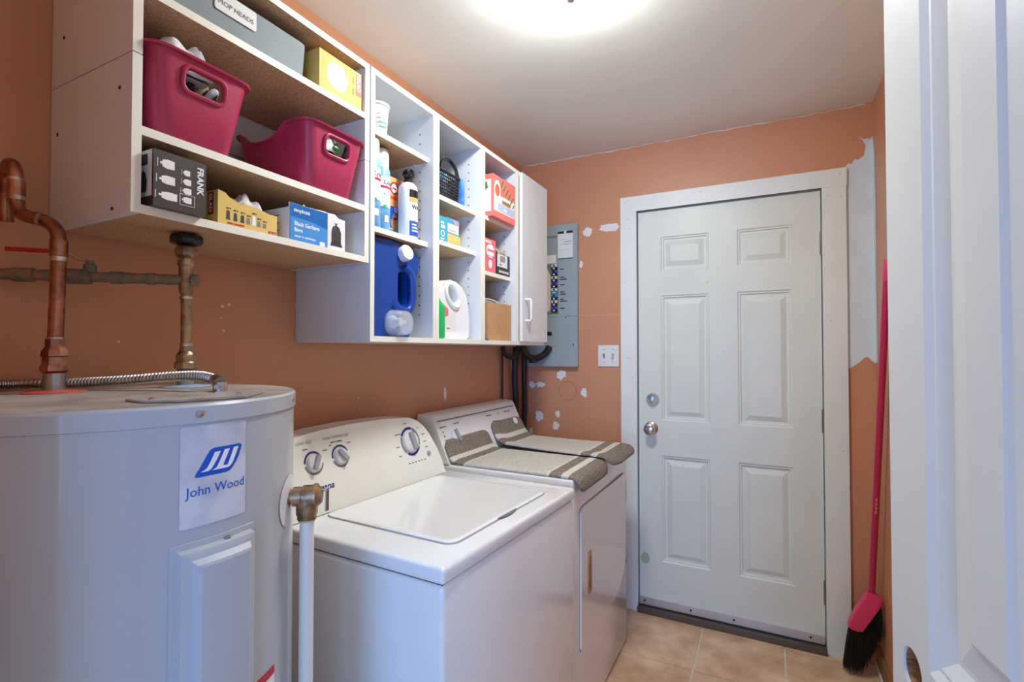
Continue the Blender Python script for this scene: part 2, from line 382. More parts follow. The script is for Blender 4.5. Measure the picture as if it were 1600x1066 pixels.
def panel(x0, x1, z0, z1, fy, mat, parent, lv=None, fr=None):
    """moulded door panel: sunk groove round a raised field"""
    mm = MB(); lv = lv or [(0, 0), (.005, .005), (.011, .005), (.014, .013), (.024, .013), (.048, .003), (.050, .003)]
    L = []
    for ins, dep in lv:
        L.append([mm.bm.verts.new(fr.p(a, b, -dep) if fr else (a, fy+dep, b)) for a, b in ((x0+ins, z0+ins), (x1-ins, z0+ins), (x1-ins, z1-ins), (x0+ins, z1-ins))])
    for p, q in zip(L[:-1], L[1:]):
        for i in range(4): mm.bm.faces.new([p[i], p[(i+1) % 4], q[(i+1) % 4], q[i]])
    mm.bm.faces.new(L[-1])
    return mm.build('panel', mat, parent, smooth=False)
for c in cols:
    for r_ in rows: panel(c[0], c[1], r_[0], r_[1], FY, doorgreen, d1)
for z in (1.824, 1.024, .263):
    h = MB().box(.203, .2145, FY-.003, FY+.0, z-.052, z+.052).build('hinge', hingem, d1)
    MB().cyl((.2125, FY-.004, z-.055), (.2125, FY-.004, z+.055), .0055, k=10).build('hinge_pin', hingem, h)
MB().lathe([(.033, 0), (.033, .006), (.028, .012), (.0275, .015), (.01, .016)], (-.541, FY, 1.089), (0, -1, 0), 28).build('deadbolt_rose', chrome, d1)
MB().box(-.545, -.537, FY-.034, FY-.014, 1.072, 1.106, .003).build('thumb_turn', chrome, d1)
MB().lathe([(.034, 0), (.034, .005), (.028, .010), (.013, .014), (.012, .030), (.020, .036), (.027, .046), (.0285, .056), (.026, .066), (.017, .071), (.001, .072)], (-.548, FY, .941), (0, -1, 0), 28).build('door_knob', chrome, d1)
MB().lathe([(.008, .0), (.008, .002), (.001, .003)], (-.548, FY-.071, .941), (0, -1, 0), 14).build('lock_button', steel, d1)
sw = MB().box(a0+.002, a1-.002, FY-.008, FY-.0002, .036, .072).bevel(.002, 1).build('door_sweep', alum, d1)
for x in (-.585, -.36, -.165, .15):
    MB().lathe([(.005, 0), (.005, .002), (.003, .003)], (x, FY-.008, .056), (0, -1, 0), 10).build('screw', dark, sw)
fd = Fr((0, FY, 0), (1, 0, 0), (0, 0, 1))
flat([blob(-.583, .27, .022, .03, j=.15)], fd, M('green_scuff', (168, 190, 160), .6), d1, 'paint_scuff', off=.0005)
flat([blob(-.272, 1.678, .006, .008, j=.3)], fd, M('yellow_scuff', (220, 216, 150), .6), d1, 'paint_scuff', off=.0005)

# ------------------------------------------------------------------ open white panelled door next to the camera, its knob bore empty
ang = math.atan2(.983, -.186)
P0 = Vector((.155, .912, 0)); dv = Vector((.1859, -.9826, 0)); fo = Fr(P0, dv, (0, 0, 1))   # a runs from the free edge to the hinge; normal faces the room
d2 = thing('door_2', None, None, (P0.x, P0.y, .012), kind='structure')
DW = .80; pc = [(.104, .335), (.465, .696)]; pr = [(.25, .80), (.935, 1.90)]
xs = [0, .104, .335, .465, .696, DW]; zs = [.012, .25, .80, .935, 1.60, 1.90, 2.04]
m = MB(); gv = {}
for i in range(5):
    for j in range(6):
        if i in (1, 3) and j in (1, 3, 4): continue
        if i == 0 and j in (2, 3): continue
        m.poly([fo.p(*q) for q in ((xs[i], zs[j]), (xs[i+1], zs[j]), (xs[i+1], zs[j+1]), (xs[i], zs[j+1]))])
TH = .035
# stile face round the bore
bc, br = (.058, .912), .027
def bore_face(off):
    k = 32; sq = []
    for i in range(k):
        t = 2*PI*i/k; c_, s_ = math.cos(t), math.sin(t)
        hx, hz = (.104-bc[0]) if c_ > 0 else bc[0], (1.60-bc[1]) if s_ > 0 else (bc[1]-.80)
        sc = min(hx/abs(c_) if abs(c_) > 1e-6 else 9, .05/abs(s_) if abs(s_) > 1e-6 else 9)
        sq.append((bc[0]+c_*sc, bc[1]+s_*sc))
    cs = [(bc[0]+br*math.cos(2*PI*i/k), bc[1]+br*math.sin(2*PI*i/k)) for i in range(k)]
    for i in range(k):
        j = (i+1) % k
        m.poly([fo.p(*q, off) for q in (cs[i], sq[i], sq[j], cs[j])])
    for s1, s2 in ((1, 1), (-1, 1), (-1, -1), (1, -1)):   # corner slivers
        pass
    m.poly([fo.p(*q, off) for q in rect(0, .80, .104, bc[1]-.05)]); m.poly([fo.p(*q, off) for q in rect(0, bc[1]+.05, .104, 1.60)])
    # corners between fan and square
    import itertools
    for i in range(k):
        j = (i+1) % k
        p, q = sq[i], sq[j]
        if abs(p[0]-q[0]) > 1e-6 and abs(p[1]-q[1]) > 1e-6:
            cx_ = .104 if (p[0]+q[0])/2 > bc[0] else 0.0; cz_ = bc[1]+(.05 if (p[1]+q[1])/2 > bc[1] else -.05)
            m.poly([fo.p(*r_, off) for r_ in (p, (cx_, cz_), q)])
    return cs
cs = bore_face(0); bore_face(-TH)
for i in range(len(cs)):
    j = (i+1) % len(cs); m.poly([fo.p(*cs[i], 0), fo.p(*cs[j], 0), fo.p(*cs[j], -TH), fo.p(*cs[i], -TH)])
m.poly([fo.p(*q, -TH) for q in rect(0, .012, .104, .80)]); m.poly([fo.p(*q, -TH) for q in rect(0, 1.60, .104, 2.04)]); m.poly([fo.p(*q, -TH) for q in rect(.104, .012, DW, 2.04)])
for q0, q1 in (((0, .012), (DW, .012)), ((DW, .012), (DW, 2.04)), ((DW, 2.04), (0, 2.04)), ((0, 2.04), (0, .012))):
    m.poly([fo.p(*q0, 0), fo.p(*q0, -TH), fo.p(*q1, -TH), fo.p(*q1, 0)])
m.build('door_slab', doorwhite, d2, smooth=False)
for c in pc:
    for r_ in pr: panel(c[0], c[1], r_[0], r_[1], 0, doorwhite, d2, fr=fo, lv=[(0, 0), (.011, .006), (.016, .006), (.034, .015), (.040, .015), (.078, .008), (.085, .003), (.086, .003)])
m = MB(); m.skin([m.ring(fo.p(*bc, -.004), fo.n, br-.0006, 32), m.ring(fo.p(*bc, -TH+.002), fo.n, br-.0006, 32)], False, False).build('bore_lining', M('raw_wood_bore', (170, 132, 96), .8, scale=30, c2=(120, 84, 56), stretch=(1, 1, 8)), d2)

# ================================================================== WALL CABINETS
CX0, CXF = XL+.002, -.99; T = .016
def board(x0, x1, y0, y1, z0, z1, name, parent, under=None, mat=None):
    return MB().box(x0, x1, y0, y1, z0, z1).bevel(.0008, 1).build(name, mat or melamine, parent, under=under, smooth=False)
def band(x, y0, y1, z0, z1, parent):
    return MB().box(x, x+.0008, y0, y1, z0, z1).build('edge_band', edgeband, parent, smooth=False)
uc = thing('wall_cabinet', 'wide white open wall cabinet with raw board undersides holding the magenta bins', 'cabinet', (-1.14, .766, 1.583))
U0, U1, UZ0, UZ1 = .475, 1.060, 1.583, 2.139
for y in (U0, U1-T):
    for z0, z1 in ((UZ0, 1.8650), (1.8672, UZ1)):
        s = board(CX0, CXF, y, y+T, z0, z1, 'side_panel', uc); band(CXF, y, y+T, z0, z1, s)
for nm, z, x1 in (('bottom_panel', UZ0, CXF), ('shelf', 1.724, CXF-.001), ('shelf', 1.981, CXF-.001), ('top_panel', UZ1-T, CXF)):
    s = board(CX0+.008, x1, U0+T, U1-T, z, z+T, nm, uc, under=chip); band(x1, U0+T, U1-T, z, z+T, s)
board(CX0, CX0+.006, U0+T, U1-T, UZ0+T, 1.864, 'back_panel', uc); board(CX0, CX0+.006, U0+T, U1-T, 1.868, UZ1-T, 'back_panel', uc)
for (x, z) in ((-1.03, 1.81), (-1.26, 1.77), (-1.05, 1.595), (-1.24, 1.96)):
    MB().lathe([(.004, 0), (.0035, .0008)], (x, U0, z), (0, -1, 0), 8).build('screw_head', dark, uc)
shelfz = [(1.984, 1.700), (1.880, 1.723), (1.883, 1.660)]
ys = [1.067, 1.378, 1.686, 1.982, 2.284]; CZ0, CZ1 = 1.365, 2.139
clabel = ['narrow white open shelf cabinet holding the blue jug and spray cans', 'narrow white open shelf cabinet holding the black basket and white jug',
          'narrow white open shelf cabinet holding the coral carton and brown cardboard box', 'narrow white wall cabinet closed by a plain door with white handle']
for i in range(4):
    y0, y1 = ys[i], ys[i+1]-.001
    c = thing('shelf_cabinet', clabel[i], 'cabinet', (-1.14, (y0+y1)/2, CZ0), group='narrow white wall cabinets in a row')
    for y in (y0, y1-T):
        s = board(CX0, CXF, y, y+T, CZ0, CZ1, 'side_panel', c); band(CXF, y, y+T, CZ0, CZ1, s)
    for nm, z in (('bottom_panel', CZ0), ('top_panel', CZ1-T)):
        s = board(CX0+.006, CXF, y0+T, y1-T, z, z+T, nm, c); band(CXF, y0+T, y1-T, z, z+T, s)
    board(CX0, CX0+.005, y0+T, y1-T, CZ0+T, CZ1-T, 'back_panel', c)
    if i < 3:
        for zt in shelfz[i]:
            s = board(CX0+.006, -1.012, y0+T+.0005, y1-T-.0005, zt-T, zt, 'shelf', c, under=(chip if i == 0 else beech)); band(-1.012, y0+T+.0005, y1-T-.0005, zt-T, zt, s)
            MB().cyl((-1.06, y1-T-.012, zt-T-.0035), (-1.06, y1-T, zt-T-.0035), .003, k=8).build('shelf_pin', pvc, s)
        m = MB()
        for x in (-1.045, -1.245):
            z = 1.46
            while z < 2.08:
                m.lathe([(.0028, 0), (.0026, .0003)], (x, y1-T, z), (0, -1, 0), 8); z += .032
        m.build('pin_holes', dark, c, kind='stuff')
    else:
        d = MB().box(CXF+.001, CXF+.017, y0+.022, y1-.002, CZ0+.016, CZ1-.006).bevel(.001, 1).build('cabinet_door', melamine, c, smooth=False)
        hp = [(CXF+.017, 2.036, 1.474), (CXF+.040, 2.037, 1.474), (CXF+.044, 2.037, 1.480), (CXF+.044, 2.037, 1.563), (CXF+.040, 2.037, 1.569), (CXF+.017, 2.036, 1.569)]
        MB().tube(hp, .0055, 8).build('handle', pvc, d)
for y, z in ((1.067, 1.44), (1.067, 1.60)): pass

# ================================================================== WATER HEATER
TXc, TYc, TR, TZ = -.970, .460, .263, 1.266
wh = thing('water_heater', 'tall grey cylindrical water heater with a blue logo plate', 'water heater', (TXc, TYc, 0))
MB().lathe([(TR-.012, .0), (TR-.012, .03), (TR, .032), (TR, 1.243)], (TXc, TYc, 0), k=96).build('tank_body', tankgrey, wh)
capo = MB().lathe([(TR+.0005, 1.2385), (TR+.003, 1.2395), (TR+.003, 1.262), (TR, TZ), (TR-.006, TZ-.0012), (.05, TZ), (.001, TZ)], (TXc, TYc, 0), k=96).build('top_cap', [tankgrey], wh)
capo.data.materials.append(tanktop)
for p in capo.data.polygons:
    if p.normal.z > .9: p.material_index = 1
class CylFr:
    def __init__(s, r): s.r = r
    def p(s, a, b, c=0.0):      # a: arc length from angle 0, b: height
        t = a/TR; return Vector((TXc+(s.r+c)*math.cos(t), TYc+(s.r+c)*math.sin(t), b))
CF = CylFr(TR)
def arc(deg): return R(deg)*TR
def cpatch(a0, a1, z0, z1, off, name, mat, parent, rr=.004):
    mm = MB(); n = 16
    lp = rloop(a0, a1, z0, z1, rr, 3)
    # strip mesh across the arc so that it follows the curve
    mm.grid(lambda u, v: CF.p(a0+(a1-a0)*u, (z0 + (z1-z0)*v) if rr < .001 else z0+(rr*.35 if u in (0, 1) else 0)+(z1-z0-(rr*.7 if u in (0, 1) else 0))*v, off), n, 2)
    return mm.build(name, mat, parent, fix=False)
for a in (-7.1, -60, 40, 85): MB().lathe([(.0055, 0), (.005, .002), (.002, .003)], CF.p(arc(a), 1.252, .0028), (math.cos(R(a)), math.sin(R(a)), 0), 12).build('rim_screw', steel, wh)
L0, L1, LZ0, LZ1 = arc(-12), arc(8.6), 1.096, 1.2355
lp = cpatch(L0, L1, LZ0, LZ1, .0008, 'logo_plate', foil, wh)
def LP(fa, fbv): return (L0+(L1-L0)*fa, LZ1-(LZ1-LZ0)*fbv)
def lpoly(pts, name, mat, off): 
    mm = MB(); mm.poly([CF.p(*LP(*q), off) for q in pts]); return mm.build(name, mat, lp, fix=False, smooth=False)
def strips(rows_, name, mat, off):
    """rows of (fb, fa_left, fa_right) filled as curved quads"""
    mm = MB()
    for (b0_, l0, r0), (b1_, l1, r1) in zip(rows_[:-1], rows_[1:]):
        n = 6
        for i in range(n):
            u0, u1 = i/n, (i+1)/n
            mm.poly([CF.p(*LP(l+(r-l)*u, b), off) for l, r, b, u in ((l1, r1, b1_, u0), (l1, r1, b1_, u1), (l0, r0, b0_, u1), (l0, r0, b0_, u0))])
    return mm.build(name, mat, lp, fix=False, smooth=False)
strips([(.242, .47, .87), (.25, .43, .905), (.265, .40, .92), (.30, .365, .905), (.36, .315, .87), (.42, .265, .825), (.47, .215, .77), (.495, .195, .735), (.508, .20, .70), (.515, .225, .66)], 'logo_badge', printblue, .0012)
strips([(.285, .475, .565), (.37, .415, .50), (.43, .365, .445), (.452, .325, .42), (.468, .265, .38)], 'logo_stroke', printwhite, .0016)
strips([(.275, .625, .71), (.37, .56, .645), (.435, .51, .60), (.445, .50, .70), (.468, .44, .655)], 'logo_stroke', printwhite, .0016)
strips([(.268, .775, .86), (.36, .725, .805), (.43, .68, .755), (.447, .66, .735), (.468, .60, .69)], 'logo_stroke', printwhite, .0016)
text('John Wood', CF, *LP(.08, .695), .0192, printblue, lp, sx=.93, off=.0014, name='plate_text')
# access cover on the tank
def pan(a0, a1, z0, z1, lv, name, mat, parent):
    mm = MB(); k = 10
    rings = []
    for ins, h in lv:
        pts = []
        A0, A1, Z0, Z1 = a0+ins, a1-ins, z0+ins, z1-ins
        for i in range(k): pts.append((A0+(A1-A0)*i/k, Z0))
        for i in range(4): pts.append((A1, Z0+(Z1-Z0)*i/4))
        for i in range(k): pts.append((A1-(A1-A0)*i/k, Z1))
        for i in range(4): pts.append((A0, Z1-(Z1-Z0)*i/4))
        rings.append([mm.bm.verts.new(CF.p(p[0], p[1], h)) for p in pts])
    n = len(rings[0])
    for A, B in zip(rings[:-1], rings[1:]):
        for i in range(n): mm.bm.faces.new([A[i], A[(i+1) % n], B[(i+1) % n], B[i]])
    A0, A1, Z0, Z1 = a0+lv[-1][0], a1-lv[-1][0], z0+lv[-1][0], z1-lv[-1][0]; h = lv[-1][1]
    mm.grid(lambda u, v: CF.p(A0+(A1-A0)*u, Z0+(Z1-Z0)*v, h), k, 2)
    return mm.build(name, mat, parent)
ap = pan(arc(-14.5), arc(12.1), .62, 1.077, [(0, .0002), (.0005, .003), (.008, .0035), (.0105, .014), (.015, .0155), (.0205, .0165), (.026, .026), (.030, .0275)], 'access_cover', tankgrey, wh)
MB().lathe([(.0045, 0), (.0045, .004), (.002, .0055)], CF.p(arc(1.5), 1.068, .003), (1, .02, 0), 12).build('cover_screw', steel, ap)
wl_ = cpatch(arc(4), arc(24.4), .60, .8275, .0007, 'warning_label', printwhite, wh, rr=0)
cpatch(arc(4.3), arc(24.2), .812, .8265, .0012, 'warning_band', printred, wl_, rr=0)
for i in range(6): cpatch(arc(6), arc(22-(i % 3)*3), .800-i*.012, .803-i*.012, .0012, 'warning_line', printgrey, wl_, rr=0)
# relief valve on the side
va = R(38.0); vn = Vector((math.cos(va), math.sin(va), 0)); vp = Vector((TXc+TR*math.cos(va), TYc+TR*math.sin(va), 1.08))
mm = MB()
for i in range(24):
    t0, t1 = 2*PI*i/24, 2*PI*(i+1)/24
    mm.poly([CF.p(arc(37)+r*math.cos(t), 1.075+r*math.sin(t), .0012) for r, t in ((.012, t0), (.046, t0), (.046, t1), (.012, t1))])
mm.build('round_sticker', M('sticker_white', (226, 228, 234), .4, var=.05), wh, fix=False)
# body axis turned towards the photo's right
ax = Vector((.80, .60, 0)).normalized()
rv = MB().lathe([(.013, -.01), (.013, .012), (.017, .013), (.017, .028), (.0195, .030), (.0195, .047), (.022, .048), (.022, .053), (.018, .056), (.012, .062), (.006, .063)], vp-ax*.006, ax, 20).build('relief_valve', tarnish, wh)
vc = vp+ax*.030
MB().lathe([(.019, -.002), (.0185, -.030), (.0165, -.034), (.0165, -.04)], vc, (0, 0, 1), 18).build('valve_outlet', tarnish, rv)
lm = MB(); c0 = vp+ax*.064
lm.box(c0.x-.0012, c0.x+.0012, c0.y-.0045, c0.y+.0045, 1.052, 1.094, .001, 1); lm.cyl(vp+ax*.050+Vector((0, 0, .010)), c0+Vector((.001, 0, .010)), .0025, k=8)
lm.build('valve_lever', steel, rv)
dp = MB().cyl((vc.x, vc.y, 1.045), (vc.x, vc.y, .08), .0122, k=20).build('discharge_pipe', pvc, wh)
MB().lathe([(.0145, -.006), (.0155, -.002), (.0155, .003), (.014, .006)], (vc.x, vc.y, 1.042), k=18).build('yellowed_collar', M('aged_pvc', (222, 196, 140), .5), dp)
# wiring plate on top
pl = MB().prism([Vector((-.790, .398, TZ)), Vector((-.752, .43, TZ)), Vector((-.733, .515, TZ)), Vector((-.80, .60, TZ)), Vector((-.885, .585, TZ)), Vector((-.872, .43, TZ)), Vector((-.84, .40, TZ))], (0, 0, .003)).bevel(.001, 1).build('wiring_plate', tanktop, wh)
for (x, y) in ((-.80, .415), (-.86, .565), (-.77, .53)): MB().lathe([(.004, 0), (.004, .002), (.002, .003)], (x, y, TZ+.003), k=10).build('plate_screw', steel, pl)
HP = Vector((-1.134, .429, TZ)); CP = Vector((-1.074, .621, TZ))
for p, mt in ((HP, ringred), (CP, ringblue)):
    MB().lathe([(.046, 0), (.044, .0018), (.022, .004), (.021, .004)], p, k=32).build('connection_ring', mt, wh)
    MB().lathe([(.0165, 0.001), (.0165, .034)], p, k=20).build('nipple', steel, wh)
# hot pipe
hp = thing('copper_pipe', 'bent shiny copper pipe rising from the red ring on the water heater', 'pipe', HP+Vector((0, 0, .0345)))
z0 = HP.z+.0345
MB().lathe([(.017, 0), (.0215, .004), (.0215, .012), (.0185, .016), (.0185, .028), (.021, .030), (.019, .040), (.0145, .046), (.0145, .060)], (HP.x, HP.y, z0), k=8).build('union_fitting', copper, hp)
path = smoothpath([(-1.134, .429, z0+.055), (-1.131, .429, 1.40), (-1.126, .429, 1.505), (-1.124, .428, 1.535), (-1.130, .425, 1.557), (-1.150, .414, 1.573), (-1.172, .403, 1.578), (-1.188, .396, 1.588), (-1.194, .394, 1.608), (-1.196, .393, 1.640), (-1.198, .392, 1.660), (-1.212, .392, 1.675), (-1.236, .394, 1.672), (-1.252, .398, 1.655), (-1.258, .40, 1.62), (-1.262, .402, 1.58)], 5)
MB().tube(path, .0113, 16).build('pipe_run', copper, hp)
def collar(p, d, r, l, mt, parent, nm='solder_joint'):
    d = Vector(d).normalized(); p = Vector(p)
    return MB().cyl(p-d*l/2, p+d*l/2, r, k=18).build(nm, mt, parent)
for p, d, l in (((-1.126, .429, 1.503), (.02, 0, 1), .008), ((-1.134, .429, 1.360), (0, 0, 1), .008), ((-1.150, .414, 1.573), (-.85, -.45, .3), .007), ((-1.1945, .394, 1.612), (0, 0, 1), .007), ((-1.197, .393, 1.645), (0, 0, 1), .006)):
    collar(p, d, .0126, l, solder, hp)
collar((-1.125, .4285, 1.522), (.02, 0, 1), .0132, .028, copper, hp, 'elbow_sleeve')
collar((-1.1955, .3935, 1.628), (0, 0, 1), .0132, .03, copper, hp, 'elbow_sleeve')
# cold riser with stop valve and wall branch
cp = thing('valve_pipe', 'tarnished riser pipe with a black round valve knob above the blue ring', 'pipe', CP+Vector((0, 0, .0345)))
z0 = CP.z+.0345
MB().lathe([(.016, 0), (.0215, .003), (.0215, .014), (.018, .018), (.019, .026), (.0165, .034), (.013, .038), (.013, .046)], (CP.x, CP.y, z0), k=8).build('union_fitting', tarnish, cp)
MB().cyl((CP.x, CP.y, z0+.04), (CP.x+.001, CP.y-.002, 1.51), .0103, k=16).build('pipe_run', tarnish, cp)
collar((CP.x, CP.y, 1.352), (0, 0, 1), .012, .006, solder, cp); collar((CP.x, CP.y-.002, 1.449), (0, 0, 1), .0118, .005, solder, cp)
MB().lathe([(.0125, 0), (.0135, .03), (.0135, .055), (.016, .058), (.016, .068)], (CP.x, CP.y-.002, 1.458), k=16).build('tee_fitting', tarnish, cp)
MB().lathe([(.0135, 0), (.013, .006), (.02, .012), (.022, .022), (.019, .03), (.015, .032)], (CP.x, CP.y-.002, 1.524), k=8).build('valve_bonnet', tarnish, cp)
mm = MB(); rings = []
for r, h in ((.018, 0), (.026, .002), (.029, .006), (.029, .016), (.026, .020), (.012, .021), (.001, .021)):
    rings.append([mm.bm.verts.new((CP.x+(r*(1+.06*math.cos(8*2*PI*i/48)*(r > .02)))*math.cos(2*PI*i/48), CP.y-.002+(r*(1+.06*math.cos(8*2*PI*i/48)*(r > .02)))*math.sin(2*PI*i/48), 1.558+h)) for i in range(48)])
mm.skin(rings).build('valve_knob', blackplastic, cp)
hz = thing('branch_pipe', 'corroded horizontal pipe along the wall with a red lever valve', 'pipe', (-1.17, .50, 1.47))
pa, pb = Vector((-1.058, .636, 1.486)), Vector((-1.278, .385, 1.482)); dd = (pb-pa).normalized()
pts = [pa+(pb-pa)*t for t in [i/24 for i in range(25)]]
MB().tube(pts, [.0098+.0016*random.random() for _ in pts], 14).build('pipe_run', verdigris, hz)
for t, l, r_ in ((.62, .05, .015), (.42, .02, .0125), (.25, .012, .0125), (.85, .03, .0135), (.02, .012, .0125)): collar(pa+(pb-pa)*t, dd, r_, l, verdigris, hz, 'pipe_coupling')
vb = pa+(pb-pa)*.55
MB().lathe([(.011, 0), (.011, .014), (.007, .018), (.007, .024)], vb+Vector((0, 0, .008)), k=12).build('ball_valve_stem', verdigris, hz)
lv = MB().tube(smoothpath([vb+Vector((0, 0, .03)), vb+Vector((-.012, -.014, .034)), vb+Vector((-.022, -.026, .044)), vb+Vector((-.04, -.045, .046))], 4), .003, 8).build('lever_arm', steel, hz)
MB().tube([vb+Vector((-.036, -.041, .046)), vb+Vector((-.085, -.095, .046))], .0042, 8).build('lever_grip', printred, lv)
# flexible conduit
fc = thing('flexible_conduit', 'ribbed silver flexible conduit lying across the top of the water heater', 'conduit', (-1.05, .53, TZ+.003))
path = smoothpath([(-1.274, .36, 1.2775), (-1.268, .40, 1.2775), (-1.246, .44, 1.2775), (-1.182, .476, 1.279), (-1.089, .513, 1.284), (-1.002, .548, 1.291), (-.934, .562, 1.293), (-.886, .562, 1.288), (-.862, .557, 1.281)], 24)
acc = [0.0]
for p_, q_ in zip(path[:-1], path[1:]): acc.append(acc[-1]+(q_-p_).length)
rs = []; step = .00175; dcur = 0.0; i_ = 0
while dcur < acc[-1]:
    while acc[i_+1] < dcur: i_ += 1
    rs.append(path[i_].lerp(path[i_+1], (dcur-acc[i_])/(acc[i_+1]-acc[i_]))); dcur += step
hs = MB().tube(rs, [.0074 + (.0021 if (i % 4) in (1, 2) else 0) for i in range(len(rs))], 14).build('ribbed_hose', steel, fc)
m = MB(); m.lathe([(.0115, 0), (.0115, .012), (.010, .016)], (-.860, .556, TZ+.0032), k=14); m.tube([(-.860, .556, TZ+.016), (-.868, .559, TZ+.019), (-.882, .563, TZ+.0215)], .0112, 12)
m.build('clamp_connector', steel, fc)
MB().cyl((-.838, .535, TZ+.012), (-.862, .552, TZ+.012), .004, k=8).build('clamp_screw', steel, fc)

# ================================================================== WASHER
WT = math.atan2(.030, .721)
wa = thing('washing_machine', 'white top-loading washing machine between the water heater and the dryer', 'washing machine', (-.608, .876, 0), -WT)
WW, WD = .715, .655
m = MB().box(-WD, -.004, .004, WW-.004, .02, .845, .012, 3); m.build('cabinet_body', appl, wa, local=True)
MB().box(-WD+.01, -.012, .012, WW-.012, .8435, .8485).build('seam_gap', dark, wa, local=True, smooth=False)
for (x, y) in ((-.04, .04), (-.04, WW-.04), (-WD+.04, .04), (-WD+.04, WW-.04)): MB().lathe([(.018, 0), (.018, .02)], (x, y, .0005), k=12).build('foot', blackplastic, wa, local=True)
tp = MB().box(-WD, 0, 0, WW, .848, .886, .010, 3).build('top_deck', appl, wa, local=True)
LX0, LX1, LY0, LY1 = -.492, -.058, .11, .618
ll = rloop(LX0-.004, LX1+.004, LY0-.004, LY1+.004, .034, 6); l2 = rloop(LX0, LX1, LY0, LY1, .03, 6)
MB().prism([(a, b, .8862) for a, b in ll], (0, 0, .0006)).build('lid_gap', M('lid_shadow_gap', (150, 152, 156), .6), wa, local=True, smooth=False)
lid = MB(); rings = []
for ins, h in ((0, .8865), (0, .8895), (.003, .8915), (.012, .892), (.03, .8905)):
    rings.append([lid.bm.verts.new((a, b, h)) for a, b in rloop(LX0+ins, LX1-ins, LY0+ins, LY1-ins, max(.03-ins*.6, .008), 6)])
lid.skin(rings); lid = lid.build('lid', appl, wa, local=True)
MB().prism([(-.062+.004*math.sin(PI*i/10)*0, .315+.10*i/10, .8895) for i in range(11)]+[(-.047-.010*abs(2*i/10-1)**2, .415-.10*i/10, .8895) for i in range(11)], (0, 0, .0012)).build('lid_finger_slot', M('slot_grey', (120, 122, 128), .5), wa, local=True, smooth=False)
# control console: rounded outline, slightly bulging sloped face
def wface(y, z): return -.500-.065*(z-.890)/.215+.010*math.sin(PI*min(max((z-.89)/.215, 0), 1))
ol = [(.004, .888), (WW-.045, .888), (WW-.048, .93), (WW-.062, .98), (WW-.085, 1.03), (WW-.11, 1.065), (WW-.14, 1.088), (WW-.18, 1.102), (WW-.30, 1.110), (.28, 1.112), (.15, 1.108), (.06, 1.098), (.03, 1.085), (.015, 1.06), (.006, 1.0)]
cn = MB(); zl = 8
fr_ = [cn.bm.verts.new((wface(y, z), y, z)) for y, z in ol]; bk_ = [cn.bm.verts.new((-WD+.012, y, z)) for y, z in ol]
n = len(ol)
for i in range(n): cn.bm.faces.new([fr_[i], fr_[(i+1) % n], bk_[(i+1) % n], bk_[i]])
cn.bm.faces.new(bk_[::-1])
# face as horizontal slices so that it can bulge
def xr(z):      # right and left limits of the outline at height z
    def lim(side):
        best = None
        for i in range(n):
            (y0, a), (y1, b) = ol[i], ol[(i+1) % n]
            if (a-z)*(b-z) <= 0 and abs(a-b) > 1e-9:
                y = y0+(y1-y0)*(z-a)/(b-a)
                if best is None or (side*y > side*best): best = y
        return best
    return lim(-1), lim(1)
zsl = [.888+(.2235)*i/14 for i in range(15)]; prev = None
cn.bm.faces.new(fr_)
cn = cn.build('console', applcream, wa, local=True)
class WFr:
    def p(s, a, b, c=0.0):
        n_ = Vector((.215, 0, .065)).normalized(); q = Vector((-.500-.065*(b-.890)/.215, a, b)); return q+n_*c
wfm = WFr(); wn = Vector((.215, 0, .065)).normalized()
# the face ngon is planar enough: set its verts back on the plane
for v in cn.data.vertices:
    if v.co.x > -.6: v.co.x = -.500-.065*(v.co.z-.890)/.215
def dial(a, b, r, parent, barang, arcs, kmat=knobw, fr=None, nrm=None, barm=knobg, local=True):
    for t0, t1, mt in arcs: flat([arcpts(a, b, r*1.34, t0, t1, r*.24)], fr, mt, parent, 'dial_arc', off=.0007, local=local)
    k = MB().lathe([(r, .0), (r*.98, .006), (r*.86, .010), (r*.80, .0105), (.001, .0108)], fr.p(a, b, .0005), nrm, 28).build('knob', kmat, parent, local=local)
    t = R(barang); q = [(a+math.cos(t)*u*r*.84-math.sin(t)*v*r*.26, b+math.sin(t)*u*r*.84+math.cos(t)*v*r*.26) for u, v in ((-1, -.7), (-.8, -1), (.8, -1), (1, -.7), (1, .7), (.8, 1), (-.8, 1), (-1, .7))]
    mm = MB(); mm.prism([fr.p(x, y, .010) for x, y in q], Vector(nrm)*.010); mm.build('grip_bar', barm, k, local=local, smooth=False)
    return k
dial(.114, 1.024, .024, wa, 60, [(35, 175, printnavy), (190, 350, printgrey)], fr=wfm, nrm=wn)
dial(.210, 1.027, .024, wa, 130, [(20, 185, printnavy), (200, 335, printgrey)], fr=wfm, nrm=wn)
dial(.520, 1.022, .036, wa, 100, [(70, 150, printnavy), (155, 230, printgrey), (235, 330, printnavy), (335, 425, printgrey)], fr=wfm, nrm=wn)
MB().lathe([(.009, 0), (.009, .003), (.007, .004), (.001, .004)], wfm.p(.600, .968, .0003), wn, 16).build('indicator_button', knobg, wa, local=True)
flat([rect(.488+i*.0165, .950, .496+i*.0165, .953) for i in range(6)], wfm, printblack, wa, 'cycle_marks', local=True)
text('LOAD SIZE', wfm, .066, 1.078, .011, printgrey, wa, local=True); text('WASH TEMPERATURE', wfm, .158, 1.079, .011, printgrey, wa, sx=.9, local=True); bars([4, 1, 5], wfm, .182, 1.067, .007, printgrey, wa, local=True)
text('Amana', wfm, .090, .948, .024, printnavy, wa, bold=.0006, shear=.35, sx=1.15, local=True)
